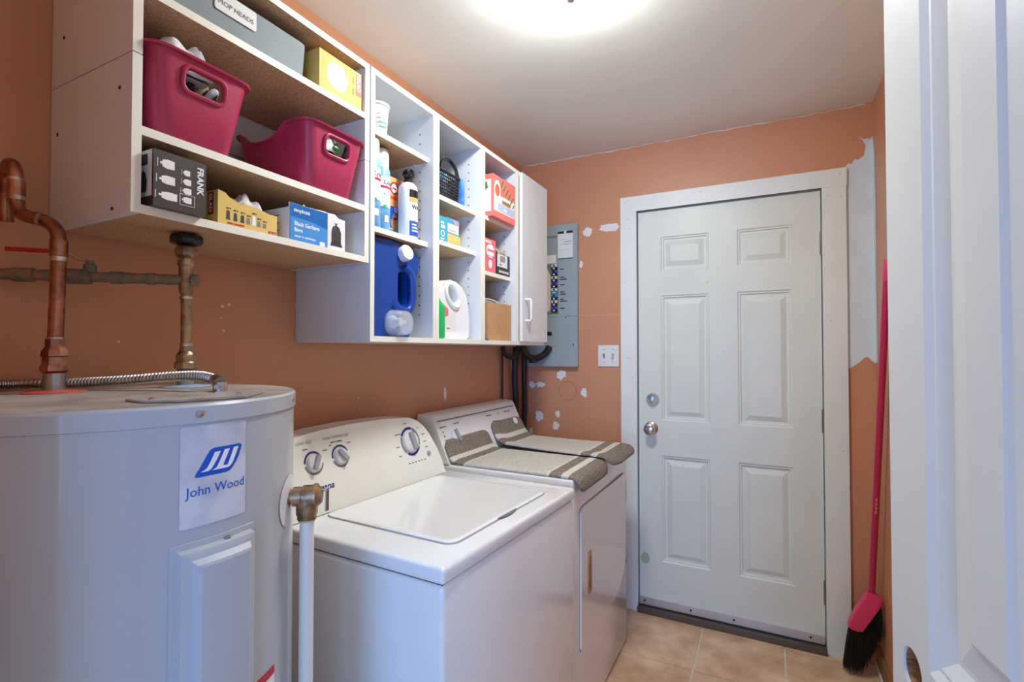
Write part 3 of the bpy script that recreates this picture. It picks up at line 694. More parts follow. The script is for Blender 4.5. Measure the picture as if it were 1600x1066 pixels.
for (a, b, s_) in ((.085, 1.062, [5]), (.15, 1.05, [5]), (.175, 1.06, [3]), (.21, 1.068, [4]), (.243, 1.058, [4]), (.50, 1.082, [6]), (.565, 1.06, [3]), (.583, 1.035, [5]), (.585, 1.01, [5]), (.45, 1.05, [9]), (.445, 1.01, [5]), (.45, .98, [4]), (.588, .99, [5])):
    bars(s_, wfm, a, b, .006, printgrey, wa, local=True)

# ================================================================== DRYER
DY0, DY1, DXF, DXB, DTZ = 1.632, 2.338, -.600, -1.262, .898
dr = thing('clothes_dryer', 'white front-loading clothes dryer beside the door with a brass door pull', 'dryer', (-.93, 1.985, 0))
MB().box(DXB, DXF, DY0, DY1, .008, DTZ, .010, 3).build('cabinet_body', dryw, dr)
dq = [(1.69, .300), (1.70, .288), (1.95, .284), (2.12, .292), (2.20, .315), (2.262, .355), (2.292, .41), (2.294, .745), (2.288, .772), (2.268, .785), (1.71, .785), (1.69, .772)]
MB().prism([(DXF-.002, a+(.004 if a > 1.95 else -.004), b+(.004 if b > .5 else -.004)) for a, b in dq], (.0028, 0, 0)).build('door_gap', M('dryer_gap', (150, 140, 132), .6), dr, smooth=False)
dd_ = MB().prism([(DXF, a, b) for a, b in dq], (.008, 0, 0)).bevel(.003, 2).build('dryer_door', dryw, dr)
q = rloop(1.757, 1.792, .462, .610, .006, 3)
MB().prism([(DXF+.008, a, b) for a, b in q], (.004, 0, 0)).bevel(.0015, 1).build('pull_plate', goldm, dd_)
MB().prism([(DXF+.012, a, b) for a, b in rloop(1.765, 1.784, .480, .592, .005, 3)], (.002, 0, 0)).build('pull_grip', M('brass_worn', (176, 132, 78), .4, .8, var=.2), dd_)
for z in (.70, .42):
    h = MB().box(DXF+.001, DXF+.006, 2.296, 2.309, z-.045, z+.045).build('door_hinge', steel, dr)
    MB().cyl((DXF+.006, 2.297, z-.046), (DXF+.006, 2.297, z+.046), .004, k=8).build('hinge_pin', steel, h)
MB().prism([(x, DY0+.0, z) for x, z in ((-1.108, DTZ+.001), (-1.188, 1.072), (-1.198, 1.082), (-1.215, 1.085), (-1.258, 1.085), (-1.262, 1.075), (-1.262, DTZ+.001))], (0, DY1-DY0, 0)).bevel(.004, 2, 20).build('console', applcream, dr)
class DFr:
    def p(s, a, b, c=0.0):
        n_ = Vector((.171, 0, .08)).normalized(); return Vector((-1.108-.08*(b-.899)/.173, a, b))+n_*c
dfm = DFr(); dn = Vector((.171, 0, .08)).normalized()
flat([rect(DY0+.035, .925, DY1-.02, 1.052)], dfm, appl, dr, 'console_panel', off=.0008)
flat([rect(DY0+.02, 1.0545, DY1-.02, 1.0595)], dfm, printgrey, dr, 'console_groove', off=.0008)
dial(1.738, .990, .028, dr, 100, [], fr=DFr(), nrm=dn, local=False)
MB().lathe([(.019, 0), (.018, .014), (.015, .017), (.001, .017)], dfm.p(2.255, .985, .001), dn, 20).build('knob', knobw, dr)
for (a, b, s_, z) in ((1.655, 1.03, [5, 3], .009), (1.662, 1.012, [2], .009), (1.662, .996, [2], .009), (1.662, .980, [2], .009), (1.668, .955, [4], .009), (1.755, 1.034, [4, 3], .009), (2.02, 1.035, [11], .009), (2.13, 1.035, [3], .009), (2.20, 1.035, [4, 2, 5], .009), (2.03, .985, [7], .009), (2.03, .97, [9, 5], .009), (2.16, .985, [8], .008)):
    bars(s_, dfm, a, b, z, printgrey, dr, off=.0014)

# ------------------------------------------------------------------ bath mats on the dryer
def bathmat(label, y0b, y1b, y0f, y1f, prof, lift):
    """striped pile mat following a side profile of (x,z) points"""
    path = smoothpath([(x, 0, z) for x, z in prof], 8)
    L = [0]
    for a, b in zip(path[:-1], path[1:]): L.append(L[-1]+(b-a).length)
    tot = L[-1]; stops = [(0, .072, 1), (.072, .100, 2), (.100, .145, 1), (.145, .158, 2), (.158, tot-.158, 0), (tot-.158, tot-.145, 2), (tot-.145, tot-.100, 1), (tot-.100, tot-.072, 2), (tot-.072, tot, 1)]
    def at(s):
        for i in range(len(L)-1):
            if L[i+1] >= s: t = (s-L[i])/max(L[i+1]-L[i], 1e-9); return path[i].lerp(path[i+1], t), (path[i+1]-path[i]).normalized()
        return path[-1], (path[-1]-path[-2]).normalized()
    mm = MB(); NS = 120; NY = 14; rows_ = []
    S = sorted(set([tot*i/NS for i in range(NS+1)]+[s[0] for s in stops if 0 < s[0] < tot]))
    top = []; bot = []
    for s in S:
        p, t = at(s); nn = Vector((-t.z, 0, t.x)); nn = nn if nn.z >= 0 else -nn
        if abs(nn.z) < .15 and nn.x < 0: nn = -nn
        f = s/tot; ya, yb = y0b+(y0f-y0b)*f, y1b+(y1f-y1b)*f
        e = min(s, tot-s); round_ = .035*max(0, 1-e/.03)**2
        h = .013*min(1, .35+e/.012)
        tr_, br_ = [], []
        for j in range(NY+1):
            v = j/NY; y = ya+round_+(yb-ya-2*round_)*v; ed = .55 if j in (0, NY) else 1
            lf = lift(f, v)
            tr_.append(mm.bm.verts.new(Vector((p.x, y, p.z+lf))+nn*(h*ed+random.uniform(-.0007, .0007)))); br_.append(mm.bm.verts.new(Vector((p.x, y, p.z+lf))+nn*.0008))
        top.append(tr_); bot.append(br_)
    k = len(S)
    for i in range(k-1):
        sm = (S[i]+S[i+1])/2; mi = next((m_ for a, b, m_ in stops if a <= sm <= b), 1)
        for j in range(NY): mm.bm.faces.new([top[i][j], top[i+1][j], top[i+1][j+1], top[i][j+1]]).material_index = mi
        for j in range(NY): mm.bm.faces.new([bot[i][j+1], bot[i+1][j+1], bot[i+1][j], bot[i][j]]).material_index = 1
        for j in (0, NY): mm.bm.faces.new([top[i][j], bot[i][j], bot[i+1][j], top[i+1][j]]).material_index = mi
    for i in (0, k-1):
        for j in range(NY): mm.bm.faces.new([top[i][j], top[i][j+1], bot[i][j+1], bot[i][j]]).material_index = 1
    o = mm.build('bath_mat', [matcenter, mattaupe, matwhite])
    return tag(o, label, 'bath mat', 'striped bath mats on the dryer')
zt = DTZ+.001
bathmat('striped beige and taupe bath mat next to the washing machine, partly under the other mat', 1.640, 1.985, 1.636, 1.965,
        [(-1.147, .985), (-1.128, .945), (-1.106, .912), (-1.07, zt), (-1.0, zt), (-.85, zt), (-.70, zt), (-.625, zt), (-.594, .892), (-.584, .872), (-.581, .850)], lambda f, v: 0)
bathmat('striped beige and taupe bath mat nearer the door, overlapping the other mat', 2.03, 2.335, 1.945, 2.345,
        [(-1.157, 1.005), (-1.136, .962), (-1.112, .925), (-1.075, zt+.006), (-1.0, zt+.002), (-.85, zt), (-.70, zt), (-.615, zt+.001), (-.583, .894), (-.566, .878), (-.560, .868)], lambda f, v: .014*max(0, 1-v*3.2)*(.4+.6*(f > .05)))

# ================================================================== THINGS IN THE WIDE CABINET
def carton(name, label, cat, x1, y0, y1, z0, z1, depth, mat, group=None):
    t = thing(name, label, cat, (x1-depth/2, (y0+y1)/2, z0), group=group)
    MB().box(x1-depth, x1, y0, y1, z0, z1).bevel(.001, 1).build('carton_body', mat, t, smooth=False)
    return t, Fr((x1, 0, 0), (0, 1, 0), (0, 0, 1)), Fr((0, y0, 0), (1, 0, 0), (0, 0, 1))
def down(fr): return Fr(fr.o, -fr.y, fr.x)      # lettering that runs downwards: right = down, up = right
Z1 = UZ0+T+.0003; Z2 = 1.724+T+.0003; Z3 = 1.981+T+.0003
def bin_(label, yc, x1, z0, wtop, group):
    t = thing('storage_bin', label, 'storage bin', (x1-.135, yc, z0), group=group)
    H = .158; D = .272; tp_ = .024; xc = x1-D/2
    def loop(h, ins, z_):
        w2 = wtop/2-tp_*(1-h)-ins; d2 = D/2-tp_*(1-h)-ins; out = []
        for a, b in rloop(-d2, d2, -w2, w2, max(.03-ins, .008), 5): out.append((a, b))
        # extra points on the long sides
        pts = []
        for i, (a, b) in enumerate(out):
            a2, b2 = out[(i+1) % len(out)]
            pts.append((a, b))
            if abs(a2-a) > .05:
                for k in range(1, 20): pts.append((a+(a2-a)*k/20, b+(b2-b)*k/20))
        return pts
    def dip(a, b, d2):
        u = (a+.02)/(D*.30); s = max(0, 1-abs(u)**2.6) if abs(u) < 1 else 0
        return .034*s
    def ring(mm, h, ins, up_, dz=0):
        pts = loop(h, ins, 0); vs_ = []
        for a, b in pts:
            zz = z0+H*h+dz
            if up_: zz -= dip(a, b, D/2)*(abs(b) > (wtop/2-tp_*(1-h)-ins)*.9)*up_
            vs_.append(mm.bm.verts.new((xc+a, yc+b, zz)))
        return vs_
    mm = MB()
    rg = [ring(mm, 0, .012, 0), ring(mm, 0, .004, 0, .001), ring(mm, .04, 0, 0), ring(mm, .5, 0, .0), ring(mm, .78, 0, .6), ring(mm, .97, 0, 1), ring(mm, .975, -.008, 1), ring(mm, 1.0, -.009, 1), ring(mm, 1.01, -.005, 1), ring(mm, 1.01, .001, 1), ring(mm, .97, .0025, 1), ring(mm, .78, .0025, .6), ring(mm, .5, .0025, 0), ring(mm, .05, .0025, 0)]
    mm.skin(rg, True, True)
    b = mm.build('bin_body', magenta, t)
    # hand hole in the short front side
    hz_ = H*.735; cutm = MB(); M0 = ROOTM[t.name]; lx = x1-(x1-.135); hw, hh = .036, .0185
    cutm.prism([(.09, a, hz_+bb_) for a, bb_ in rloop(-hw, hw, -hh, hh, .012, 4)], (.12, 0, 0))
    cut(b, [cutm])
    # raised rim round the hand hole
    slope = tp_/H; fx = lambda z_: .136-tp_*(1-z_/H)
    lp_ = [Vector((fx(hz_+bb_)+.001, a, hz_+bb_)) for a, bb_ in rloop(-hw-.005, hw+.005, -hh-.005, hh+.005, .015, 5)]
    rm = MB(); rm_r = []
    for i, p in enumerate(lp_):
        tdir = (lp_[(i+1) % len(lp_)]-lp_[i-1]).normalized(); rm_r.append(rm.ring(p, tdir, .0045, 8, (1, 0, 0)))
    rm.skin(rm_r, closed=True).build('hand_hole_rim', magenta, t, local=True)
    return t
bin_('magenta plastic bin with a folded white cloth on top, beside the cabinet side', .596, -.975, Z2, .194, 'magenta plastic bins on the middle shelf')
bin_('magenta plastic bin holding green capped bottles, nearest the blue jug cabinet', .935, -.975, Z2, .194, 'magenta plastic bins on the middle shelf')
# folded cloth heap in the first bin
def clothheap(label, c, sx, sy, sz, mat, name, cat, seed, folds=5):
    rnd = random.Random(seed); ph = [rnd.uniform(0, 6) for _ in range(6)]
    mm = MB()
    def f(u, v):
        a, b = (u-.5)*2, (v-.5)*2; e = max(0, 1-max(abs(a), abs(b))**4)
        h = sz*e*(.80+.12*math.sin(folds*b*2+2*a+ph[0])+.07*math.sin(5*a+3*b+ph[1])+.02*math.sin(13*b-4*a+ph[2]))
        return Vector((c[0]+a*sx*(1+.05*math.sin(5*b+ph[3])), c[1]+b*sy*(1+.06*math.sin(4*a+ph[4])), c[2]+h))
    mm.grid(f, 28, 28)
    lo = [mm.bm.verts.new((c[0]+a*sx*.95, c[1]+b*sy*.95, c[2]-.004)) for a, b in ((-1, -1), (1, -1), (1, 1), (-1, 1))]
    mm.bm.faces.new(lo[::-1])
    return tag(mm.build(name, mat), label, cat)
clothheap('crumpled white cloth lying on top of the first magenta bin', (-1.050, .566, 1.872), .060, .050, .092, clothw, 'folded_cloth', 'cloth', 3, 3.2)
st_ = thing('webbing_strap', 'tan and dark webbing straps seen through the bin hand hole', 'strap', (-1.04, .596, Z2+.01))
for k, mt in ((0, strap), (1, blackrubber), (2, strap), (3, clothw)):
    MB().tube(smoothpath([(-1.03-.01*k, .555+.02*k, Z2+.02), (-1.012-.008*k, .558+.022*k, Z2+.10), (-1.02, .575+.022*k, Z2+.135), (-1.05, .60+.018*k, Z2+.12), (-1.06, .61+.015*k, Z2+.03)], 6), .007, 8).build('strap_loop', mt, st_)
# bottles standing in the second bin
def spray_bottle(label, x, y, z, h, cap, body, r=.024):
    t = thing('spray_bottle', label, 'bottle', (x, y, z), group='bottles inside the magenta bin')
    MB().lathe([(r*.9, 0), (r, .006), (r, h*.6), (r*.8, h*.72), (r*.42, h*.80), (r*.42, h*.84)], (x, y, z), k=20).build('bottle_body', body, t)
    c = MB().lathe([(r*.5, 0), (r*.5, h*.08), (r*.4, h*.10)], (x, y, z+h*.84), k=14).build('collar', blackplastic, t)
    MB().box(x-.012, x+.030, y-.008, y+.008, z+h*.93, z+h, .004).build('spray_head', cap, c)
    MB().tube([(x+.018, y, z+h*.93), (x+.026, y, z+h*.86), (x+.022, y, z+h*.78)], .0035, 8).build('trigger', cap, c)
    return t
spray_bottle('dark spray bottle with bright green head, left in the hand hole', -1.035, .915, Z2+.005, .135, limegreen, blackplastic)
spray_bottle('dark spray bottle with bright green head, right in the hand hole', -1.035, .958, Z2+.005, .13, limegreen, blackplastic)
sp = thing('garden_snips', 'small tool with lime green handle sticking out of the magenta bin', 'tool', (-1.03, 1.0, Z2+.01))
MB().tube([(-1.04, .985, Z2+.01), (-1.03, 1.0, Z2+.10), (-1.022, 1.012, Z2+.165)], [.005, .007, .005], 8).build('dark_shaft', blackplastic, sp)
MB().tube([(-1.018, 1.008, Z2+.15), (-1.01, 1.02, Z2+.178)], .0065, 8).build('green_handle', limegreen, sp)
hk = MB().tube(smoothpath([(-1.07, .975, Z2+.01), (-1.07, .977, Z2+.15), (-1.066, .985, Z2+.178), (-1.06, .995, Z2+.18), (-1.056, 1.0, Z2+.165)], 6), .0045, 8).build('metal_hook', steel)
tag(hk, 'small grey hook rising out of the magenta bin beside the green handle', 'hook')
clothheap('crumpled clear plastic bag on top of the second magenta bin', (-1.07, .915, 1.855), .06, .052, .062, M('thin_plastic_bag', (214, 210, 214), .3, var=.1, scale=30), 'plastic_bag', 'bag', 9, 6)
# mop head box
t = thing('storage_box', 'long grey plastic box with a handwritten label on the top shelf', 'storage box', (-1.14, .69, Z3))
mm = MB(); rings = []
for ins, h in ((.008, 0), (.004, .003), (0, .090), (0, .096), (.003, .099), (.006, .097), (.008, .01)):
    rings.append([mm.bm.verts.new((a, b, Z3+h)) for a, b in rloop(-1.275+ins, -1.015-ins, .497+ins, .868-ins, .012, 3)])
mm.skin(rings).build('box_body', greybin, t)
fm = Fr((-1.0145, 0, 0), (0, 1, 0), (0, 0, 1))
flat([rloop(.635, .730, Z3+.052, Z3+.095, .005, 3)], fm, paper, t, 'paper_label', off=.0006)
text('MOP HEADS', fm, .641, Z3+.0665, .0145, printblack, t, sx=1.02, shear=.08, off=.0012, name='handwritten_text', rot=-.02)
# yellow carton upper
t, ff, fs = carton('bag_carton', 'yellow carton with red maker panel on the top shelf, unopened', 'carton', -.999, .893, 1.041, Z3, Z3+.104, .12, yellowbox, 'yellow bag cartons')
flat([blob(.952, Z3+.056, .036, .036, 22, .08)], ff, palebox, t); flat([blob(.958, Z3+.062, .02, .02, 12, .2)], ff, M('print_pale_grey', (206, 204, 214), .6), t, off=.0007)
flat([rect(1.018, Z3+.04, 1.036, Z3+.098)], ff, printred, t, off=.0007)
text('GLAD', down(ff), -(Z3+.0945), 1.022, .0165, printwhite, t, bold=.0004, off=.0012)
bars([4], down(ff), -(Z3+.085), 1.006, .009, M('print_ochre', (176, 136, 60), .6), t, off=.0008); bars([4], down(ff), -(Z3+.055), 1.006, .009, MC['print_ochre'], t, off=.0008)
# FRANK carton
t, ff, fs = carton('bag_carton', 'charcoal and white carton with white bag drawings at the end of the bottom shelf', 'carton', -.974, .503, .597, Z1, Z1+.102, .16, blackbox)
flat([rect(-1.13, Z1+.018, -.9785, Z1+.1015)], fs, whitebox, t)
flat([[(-.995, Z1+.026), (-.993, Z1+.045), (-.998, Z1+.060), (-1.006, Z1+.066), (-1.014, Z1+.06), (-1.020, Z1+.045), (-1.017, Z1+.026)], rect(-1.012, Z1+.019, -1.0105, Z1+.027), rect(-1.002, Z1+.019, -1.0005, Z1+.027), rect(-1.020, Z1+.075, -.992, Z1+.095)], fs, bagprint, t, off=.0008)
for (a, b, w_, h_) in ((0.5280, .080, .0105, .0085), (0.5280, .051, .0115, .0080), (0.5300, .022, .0135, .0075), (0.5610, .074, .0055, .0055), (0.5620, .057, .0065, .006), (0.5620, .040, .007, .006), (0.5620, .023, .0075, .006)):
    flat([[(a-w_, Z1+b-h_*.7), (a-w_*.3, Z1+b-h_), (a+w_, Z1+b-h_*.9), (a+w_, Z1+b+h_*.9), (a-w_*.2, Z1+b+h_), (a-w_, Z1+b+h_*.7)], rect(a-w_*1.35, Z1+b-h_*.25, a-w_, Z1+b+h_*.25), rect(a-w_*1.8, Z1+b-h_*.9, a-w_*1.7, Z1+b+h_*.9)], ff, printwhite, t)
for q in (rect(0.5480, Z1+.0125, 0.5488, Z1+.0335), rect(0.5750, Z1+.0125, 0.5758, Z1+.0335), rect(0.5480, Z1+.0125, 0.5758, Z1+.0132), rect(0.5480, Z1+.0328, 0.5758, Z1+.0335)): flat([q], ff, printwhite, t, 'printed_frame')
text('FRANK', down(ff), -(Z1+.092), .580, .0165, printwhite, t, bold=.0006, sx=1.0)
# open yellow carton with torn top
t = thing('bag_carton', 'yellow carton with torn open top and little bag pictures', 'carton', (-1.05, .713, Z1), group='yellow bag cartons')
mm = MB(); top = [(.640, .072), (.655, .069), (.665, .0615), (.678, .058), (.690, .051), (.697, .059), (.705, .056), (.725, .055), (.745, .051), (.760, .048), (.779, .048)]
mm.prism([(-1.004, .640, Z1)]+[(-1.004, .779, Z1)]+[(-1.004, a, Z1+b) for a, b in top[::-1]], (-.003, 0, 0)); mm.build('front_panel', yellowbox, t, smooth=False)
MB().box(-1.094, -1.007, .640, .643, Z1, Z1+.072).build('end_panel', yellowbox, t, smooth=False); MB().box(-1.094, -1.007, .776, .779, Z1, Z1+.048).build('end_panel', yellowbox, t, smooth=False)
MB().box(-1.094, -1.0905, .6435, .7755, Z1, Z1+.07).build('back_panel', yellowbox, t, smooth=False); MB().box(-1.09, -1.0075, .6435, .7755, Z1, Z1+.003).build('carton_base', yellowbox, t, smooth=False)
ff = Fr((-1.004, 0, 0), (0, 1, 0), (0, 0, 1)); fs = Fr((0, .640, 0), (1, 0, 0), (0, 0, 1))
flat([rect(-1.036, Z1+.022, -1.018, Z1+.069)], fs, printred, t, off=.0005); text('GLAD', down(fs), -(Z1+.066), -1.032, .0145, printwhite, t, bold=.0004, off=.001)
for i, (a, h_) in enumerate(((.662, .020), (.678, .018), (.694, .017), (.708, .014), (.721, .022), (.733, .013), (.747, .010))):
    flat([[(a-.0045, Z1+.014), (a+.0045, Z1+.014), (a+.0035, Z1+.014+h_*.9), (a, Z1+.014+h_), (a-.0035, Z1+.014+h_*.9)]], ff, (bagprint if i < 3 else (printwhite if i == 4 else printgrey)), t, 'printed_bag')
    bars([2, 1], ff, a-.004, Z1+.014+h_+.003, .005, bagprint, t)
bars([4, 7], ff, .660, Z1+.006, .006, printred, t); flat([rect(.757, Z1+.001, .778, Z1+.010)], ff, printred, t); text('GLAD', ff, .759, Z1+.0025, .0075, printwhite, t, off=.001)
clothheap('crumpled white bag liners rising from the torn yellow carton', (-1.048, .720, Z1+.012), .034, .046, .085, clothw, 'bag_liners', 'bags', 21, 3.6)
# blue carton of garbage bags
t = thing('bag_carton', 'blue and white carton of black garbage bags beside the torn yellow carton', 'carton', (-1.06, .893, Z1))
MB().box(-1.12, -.999, .806, .980, Z1, Z1+.078).bevel(.001, 1).build('carton_body', whitebox, t, smooth=False)
mm = MB(); tp = [(.806, .089), (.845, .089), (.848, .093), (.852, .089), (.885, .090), (.91, .092), (.921, .0905), (.945, .092), (.958, .084), (.980, .083)]
mm.prism([(-.9985, .806, Z1), (-.9985, .980, Z1)]+[(-.9985, a, Z1+b) for a, b in tp[::-1]], (.0012, 0, 0)); mm.build('front_flap', whitebox, t, smooth=False)
ff = Fr((-.9972, 0, 0), (0, 1, 0), (0, 0, 1))
flat([rect(.807, Z1+.001, .921, Z1+.0885)], ff, bluebox, t); flat([[(.809, Z1+.0015), (.920, Z1+.0015), (.920, Z1+.047), (.87, Z1+.055), (.809, Z1+.057)]], ff, bluelight, t, off=.0006)
text('simplicité', ff, .818, Z1+.070, .0125, printwhite, t, bold=.0003, off=.001); text('Black Garbage', ff, .820, Z1+.038, .0135, printwhite, t, bold=.0004, off=.001, sx=.95); text('Bags', ff, .820, Z1+.0235, .0135, printwhite, t, bold=.0004, off=.001)
bars([4, 1, 7], ff, .821, Z1+.010, .0085, lilacp, t, off=.001); flat([rect(.896, Z1+.002, .912, Z1+.012)], ff, printwhite, t, off=.0009)
flat([[(.930, Z1+.010), (.971, Z1+.010), (.966, Z1+.020), (.966, Z1+.048), (.960, Z1+.060), (.951, Z1+.064), (.955, Z1+.071), (.949, Z1+.068), (.944, Z1+.071), (.947, Z1+.064), (.938, Z1+.059), (.934, Z1+.046), (.934, Z1+.020)]], ff, bagprint, t, 'printed_bag')
fs = Fr((0, .806, 0), (1, 0, 0), (0, 0, 1))
flat([rect(-1.11, Z1+.06+i*-.009, -1.03-.01*(i % 2), Z1+.063-i*.009) for i in range(5)], fs, printgrey, t)

# ================================================================== THINGS IN THE FIRST NARROW CABINET
B1, B2, B3 = 1.984+.0003, 1.700+.0003, CZ0+T+.0003
t = thing('paper_tub', 'small white tub with green print on the top shelf', 'tub', (-1.048, 1.150, B1))
MB().lathe([(.031, 0), (.032, .002), (.038, .082), (.041, .083), (.041, .090), (.038, .091), (.036, .084), (.001, .083)], (-1.048, 1.150, B1), k=28).build('tub_body', bottlew, t)
class CanFr:
    """print wrapped round a can; a = arc length from the side that faces the room, b = height"""
    def __init__(s, x, y, r, z=0): s.c = (x, y); s.r = r; s.z = z
    def p(s, a, b, c=0.0):
        th_ = a/s.r - R(35); return Vector((s.c[0]+(s.r+c)*math.cos(th_), s.c[1]+(s.r+c)*math.sin(th_), s.z+b))
cf = CanFr(-1.048, 1.150, .0365, B1)
for i in range(4): bars([7], down(cf) if False else cf, .0+.0*i, .018+.012*i, .008, green if i < 2 else printgrey, t, off=.002)
def wrap(cf, a0, a1, b0, b1, mat, parent, off=.0005, name='printed_band', n=14):
    mm = MB(); mm.grid(lambda u, v: cf.p(a0+(a1-a0)*u, b0+(b1-b0)*v, off), n, 1); return mm.build(name, mat, parent, fix=False)
def spraycan(label, x, y, r, z, h, group=None):
    t = thing('spray_can', label, 'spray can', (x, y, z), group=group)
    MB().lathe([(r*.94, 0), (r, .004), (r, h*.74), (r*.92, h*.775), (r*.86, h*.78)], (x, y, z), k=28).build('can_body', canblue, t)
    MB().lathe([(r*.88, h*.78), (r*.88, h*.95), (r*.82, h), (.001, h)], (x, y, z), k=28).build('cap', bottlew, t)
    cf = CanFr(x, y, r, z)
    wrap(cf, -.03, .04, h*.30, h*.66, printwhite, t); wrap(cf, -.03, .04, h*.52, h*.55, printred, t, .0008)
    text('Lysol', cf, .004, h*.57, .019, printnavy, t, bold=.0004, shear=.2, off=.001); bars([3], cf, .006, h*.44, .011, printblue, t, off=.001); bars([6], cf, .004, h*.35, .013, printblue, t, off=.001)
    wrap(cf, .004, .014, h*.28, h*.32, green, t, .001); wrap(cf, .008, .022, h*.12, h*.2, printwhite, t, .0008)
    return t
spraycan('blue and white spray can half behind the cabinet side', -1.040, 1.118, .0305, B2, .258, 'blue disinfectant spray cans')
spraycan('blue and white spray can touching the orange carton', -1.066, 1.189, .031, B2, .256, 'blue disinfectant spray cans')
t, ff, fs = carton('powder_carton', 'orange carton with red round emblem behind the spray cans', 'carton', -1.080, 1.243, 1.314, B2, B2+.200, .05, orangebox)
flat([disc(1.273, B2+.165, .021, 22)], ff, printred, t); flat([disc(1.273, B2+.165, .015, 22)], ff, printwhite, t, off=.0006); bars([3], ff, 1.263, B2+.161, .011, printred, t, off=.0009, bold=.0003)
bars([3], ff, 1.253, B2+.128, .019, M('print_orange_red', (226, 84, 50), .5), t, bold=.0004)
flat([rect(1.244, B2+.035, 1.301, B2+.105)], ff, printblue, t, off=.0006); text('EN', ff, 1.271, B2+.088, .022, printwhite, t, bold=.0006, off=.001)
flat([blob(1.276, B2+.05, .02, .02, 14, .1), disc(1.274, B2+.073, .011, 14)], ff, goldfur, t, off=.0009); flat([rect(1.244, B2+.012, 1.301, B2+.030)], ff, teal, t)
t = thing('spray_can', 'white spray can with black nozzle near the cabinet side', 'spray can', (-1.046, 1.303, B2))
x, y, r = -1.046, 1.300, .0315
MB().lathe([(r*.95, 0), (r, .004), (r, .158), (r*.92, .172), (r*.6, .183), (r*.5, .184)], (x, y, B2), k=28).build('can_body', bottlew, t)
nz = MB().lathe([(.013, 0), (.013, .014), (.010, .018)], (x, y, B2+.182), k=16).build('nozzle_base', blackplastic, t)
MB().lathe([(.015, 0), (.0165, .004), (.0165, .022), (.011, .026), (.007, .022)], (x-.008, y, B2+.214), (.95, -.15, 0), 18).build('nozzle', blackplastic, nz)
cf = CanFr(x, y, r, B2); wrap(cf, -.004, .05, .130, .157, blackplastic, t); wrap(cf, -.004, .05, .118, .132, M('print_gold', (226, 170, 96), .5), t, .0007); wrap(cf, -.004, .05, .008, .056, M('print_cobalt', (46, 92, 190), .4), t)
text('WA', cf, .004, .096, .018, printblack, t, bold=.0005, off=.001); wrap(cf, .006, .03, .070, .078, creampaper, t, .0007)
for i in range(3): wrap(cf, .004, .034-.006*i, .022+i*.010, .027+i*.010, printwhite, t, .0009)
# big blue jug with clear dosing cup
t = thing('detergent_jug', 'large blue detergent jug with white cap and loop handle', 'jug', (-1.10, 1.19, B3))
x0, x1 = -1.165, -1.030
prof = [(1.092, .0), (1.285, .0), (1.292, .010), (1.292, .075), (1.296, .13), (1.300, .195), (1.322, .20), (1.333, .215), (1.335, .250), (1.322, .272), (1.27, .290), (1.20, .297), (1.13, .293), (1.096, .276), (1.087, .25), (1.087, .01)]
jb = MB().prism([(x0, a, B3+b) for a, b in prof], (x1-x0, 0, 0)); jb.bevel(.022, 4, 50)
jb = jb.build('jug_body', jugblue, t)
c_ = MB(); M0 = ROOTM[t.name].inverted()
c_.prism([M0 @ Vector((x0-.05, a, B3+b)) for a, b in [(1.232, .115), (1.252, .098), (1.270, .105), (1.278, .13), (1.278, .19), (1.270, .205), (1.245, .207), (1.233, .20)]], (.4, 0, 0))
cut(jb, [c_])
rim = smoothpath([(x1-.004, 1.215, B3+.105), (x1+.006, 1.235, B3+.085), (x1+.008, 1.27, B3+.085), (x1+.010, 1.289, B3+.115), (x1+.010, 1.291, B3+.17), (x1+.006, 1.284, B3+.205), (x1, 1.262, B3+.222)], 6)
MB().tube(rim, .0135, 12).build('handle_loop', jugblue, t)
MB().lathe([(.024, -.02), (.024, .004), (.0255, .005), (.0255, .022), (.023, .026), (.001, .026)], (x1-.004, 1.258, B3+.262), (.93, -.10, .22), 24).build('cap', bottlew, t)
sp_ = MB().lathe([(.02, -.02), (.02, .012), (.014, .02), (.012, .04)], (x1, 1.200, B3+.046), (1, 0, 0), 18).build('spout', bottlew, t)
MB().box(x1+.018, x1+.034, 1.192, 1.235, B3+.040, B3+.052, .003).build('tap_lever', bottlew, sp_)
t = thing('dosing_cup', 'clear plastic dosing cup pushed onto the spout of the blue jug', 'cup', (-1.0, 1.205, B3))
MB().lathe([(.0405, 0), (.0415, .003), (.036, .052), (.001, .053), (.001, .050), (.034, .049), (.0395, .003)], (x1+.003, 1.205, B3+.0425), (1, .06, 0), 32, False, False).build('cup_wall', clearpl, t)

# ================================================================== SECOND NARROW CABINET
B1, B2 = 1.880+.0003, 1.723+.0003
t = thing('wicker_basket', 'black woven plastic basket with arched handle holding blue packets', 'basket', (-1.08, 1.515, B1))
bx0, bx1, by0, by1, bh = -1.15, -1.03, 1.440, 1.590, .100
mm = MB(); mm.box(bx0+.01, bx1-.01, by0+.01, by1-.01, B1, B1+.004)
mm.build('basket_base', blackplastic, t, smooth=False)
def side(p, q, nm):
    p, q = Vector(p), Vector(q); mm = MB(); d = (q-p); L_ = d.length; d.normalize(); k = int(L_/.0105)
    nrm = d.cross(Vector((0, 0, 1)))
    for i in range(k+1):
        c0 = p+d*(L_*i/k); mm.tube([c0+Vector((0, 0, .001)), c0+nrm*.008+Vector((0, 0, bh))], .0018, 5)
    for j in range(9):
        z = .006+j*(bh-.008)/8
        pts = [p+d*(L_*i/(k*2))+nrm*(.008*z/bh+.0016*(1 if (i+j) % 2 else -1))+Vector((0, 0, z)) for i in range(k*2+1)]
        mm.tube(pts, .0032, 6)
    return mm.build('woven_side', blackplastic, t)
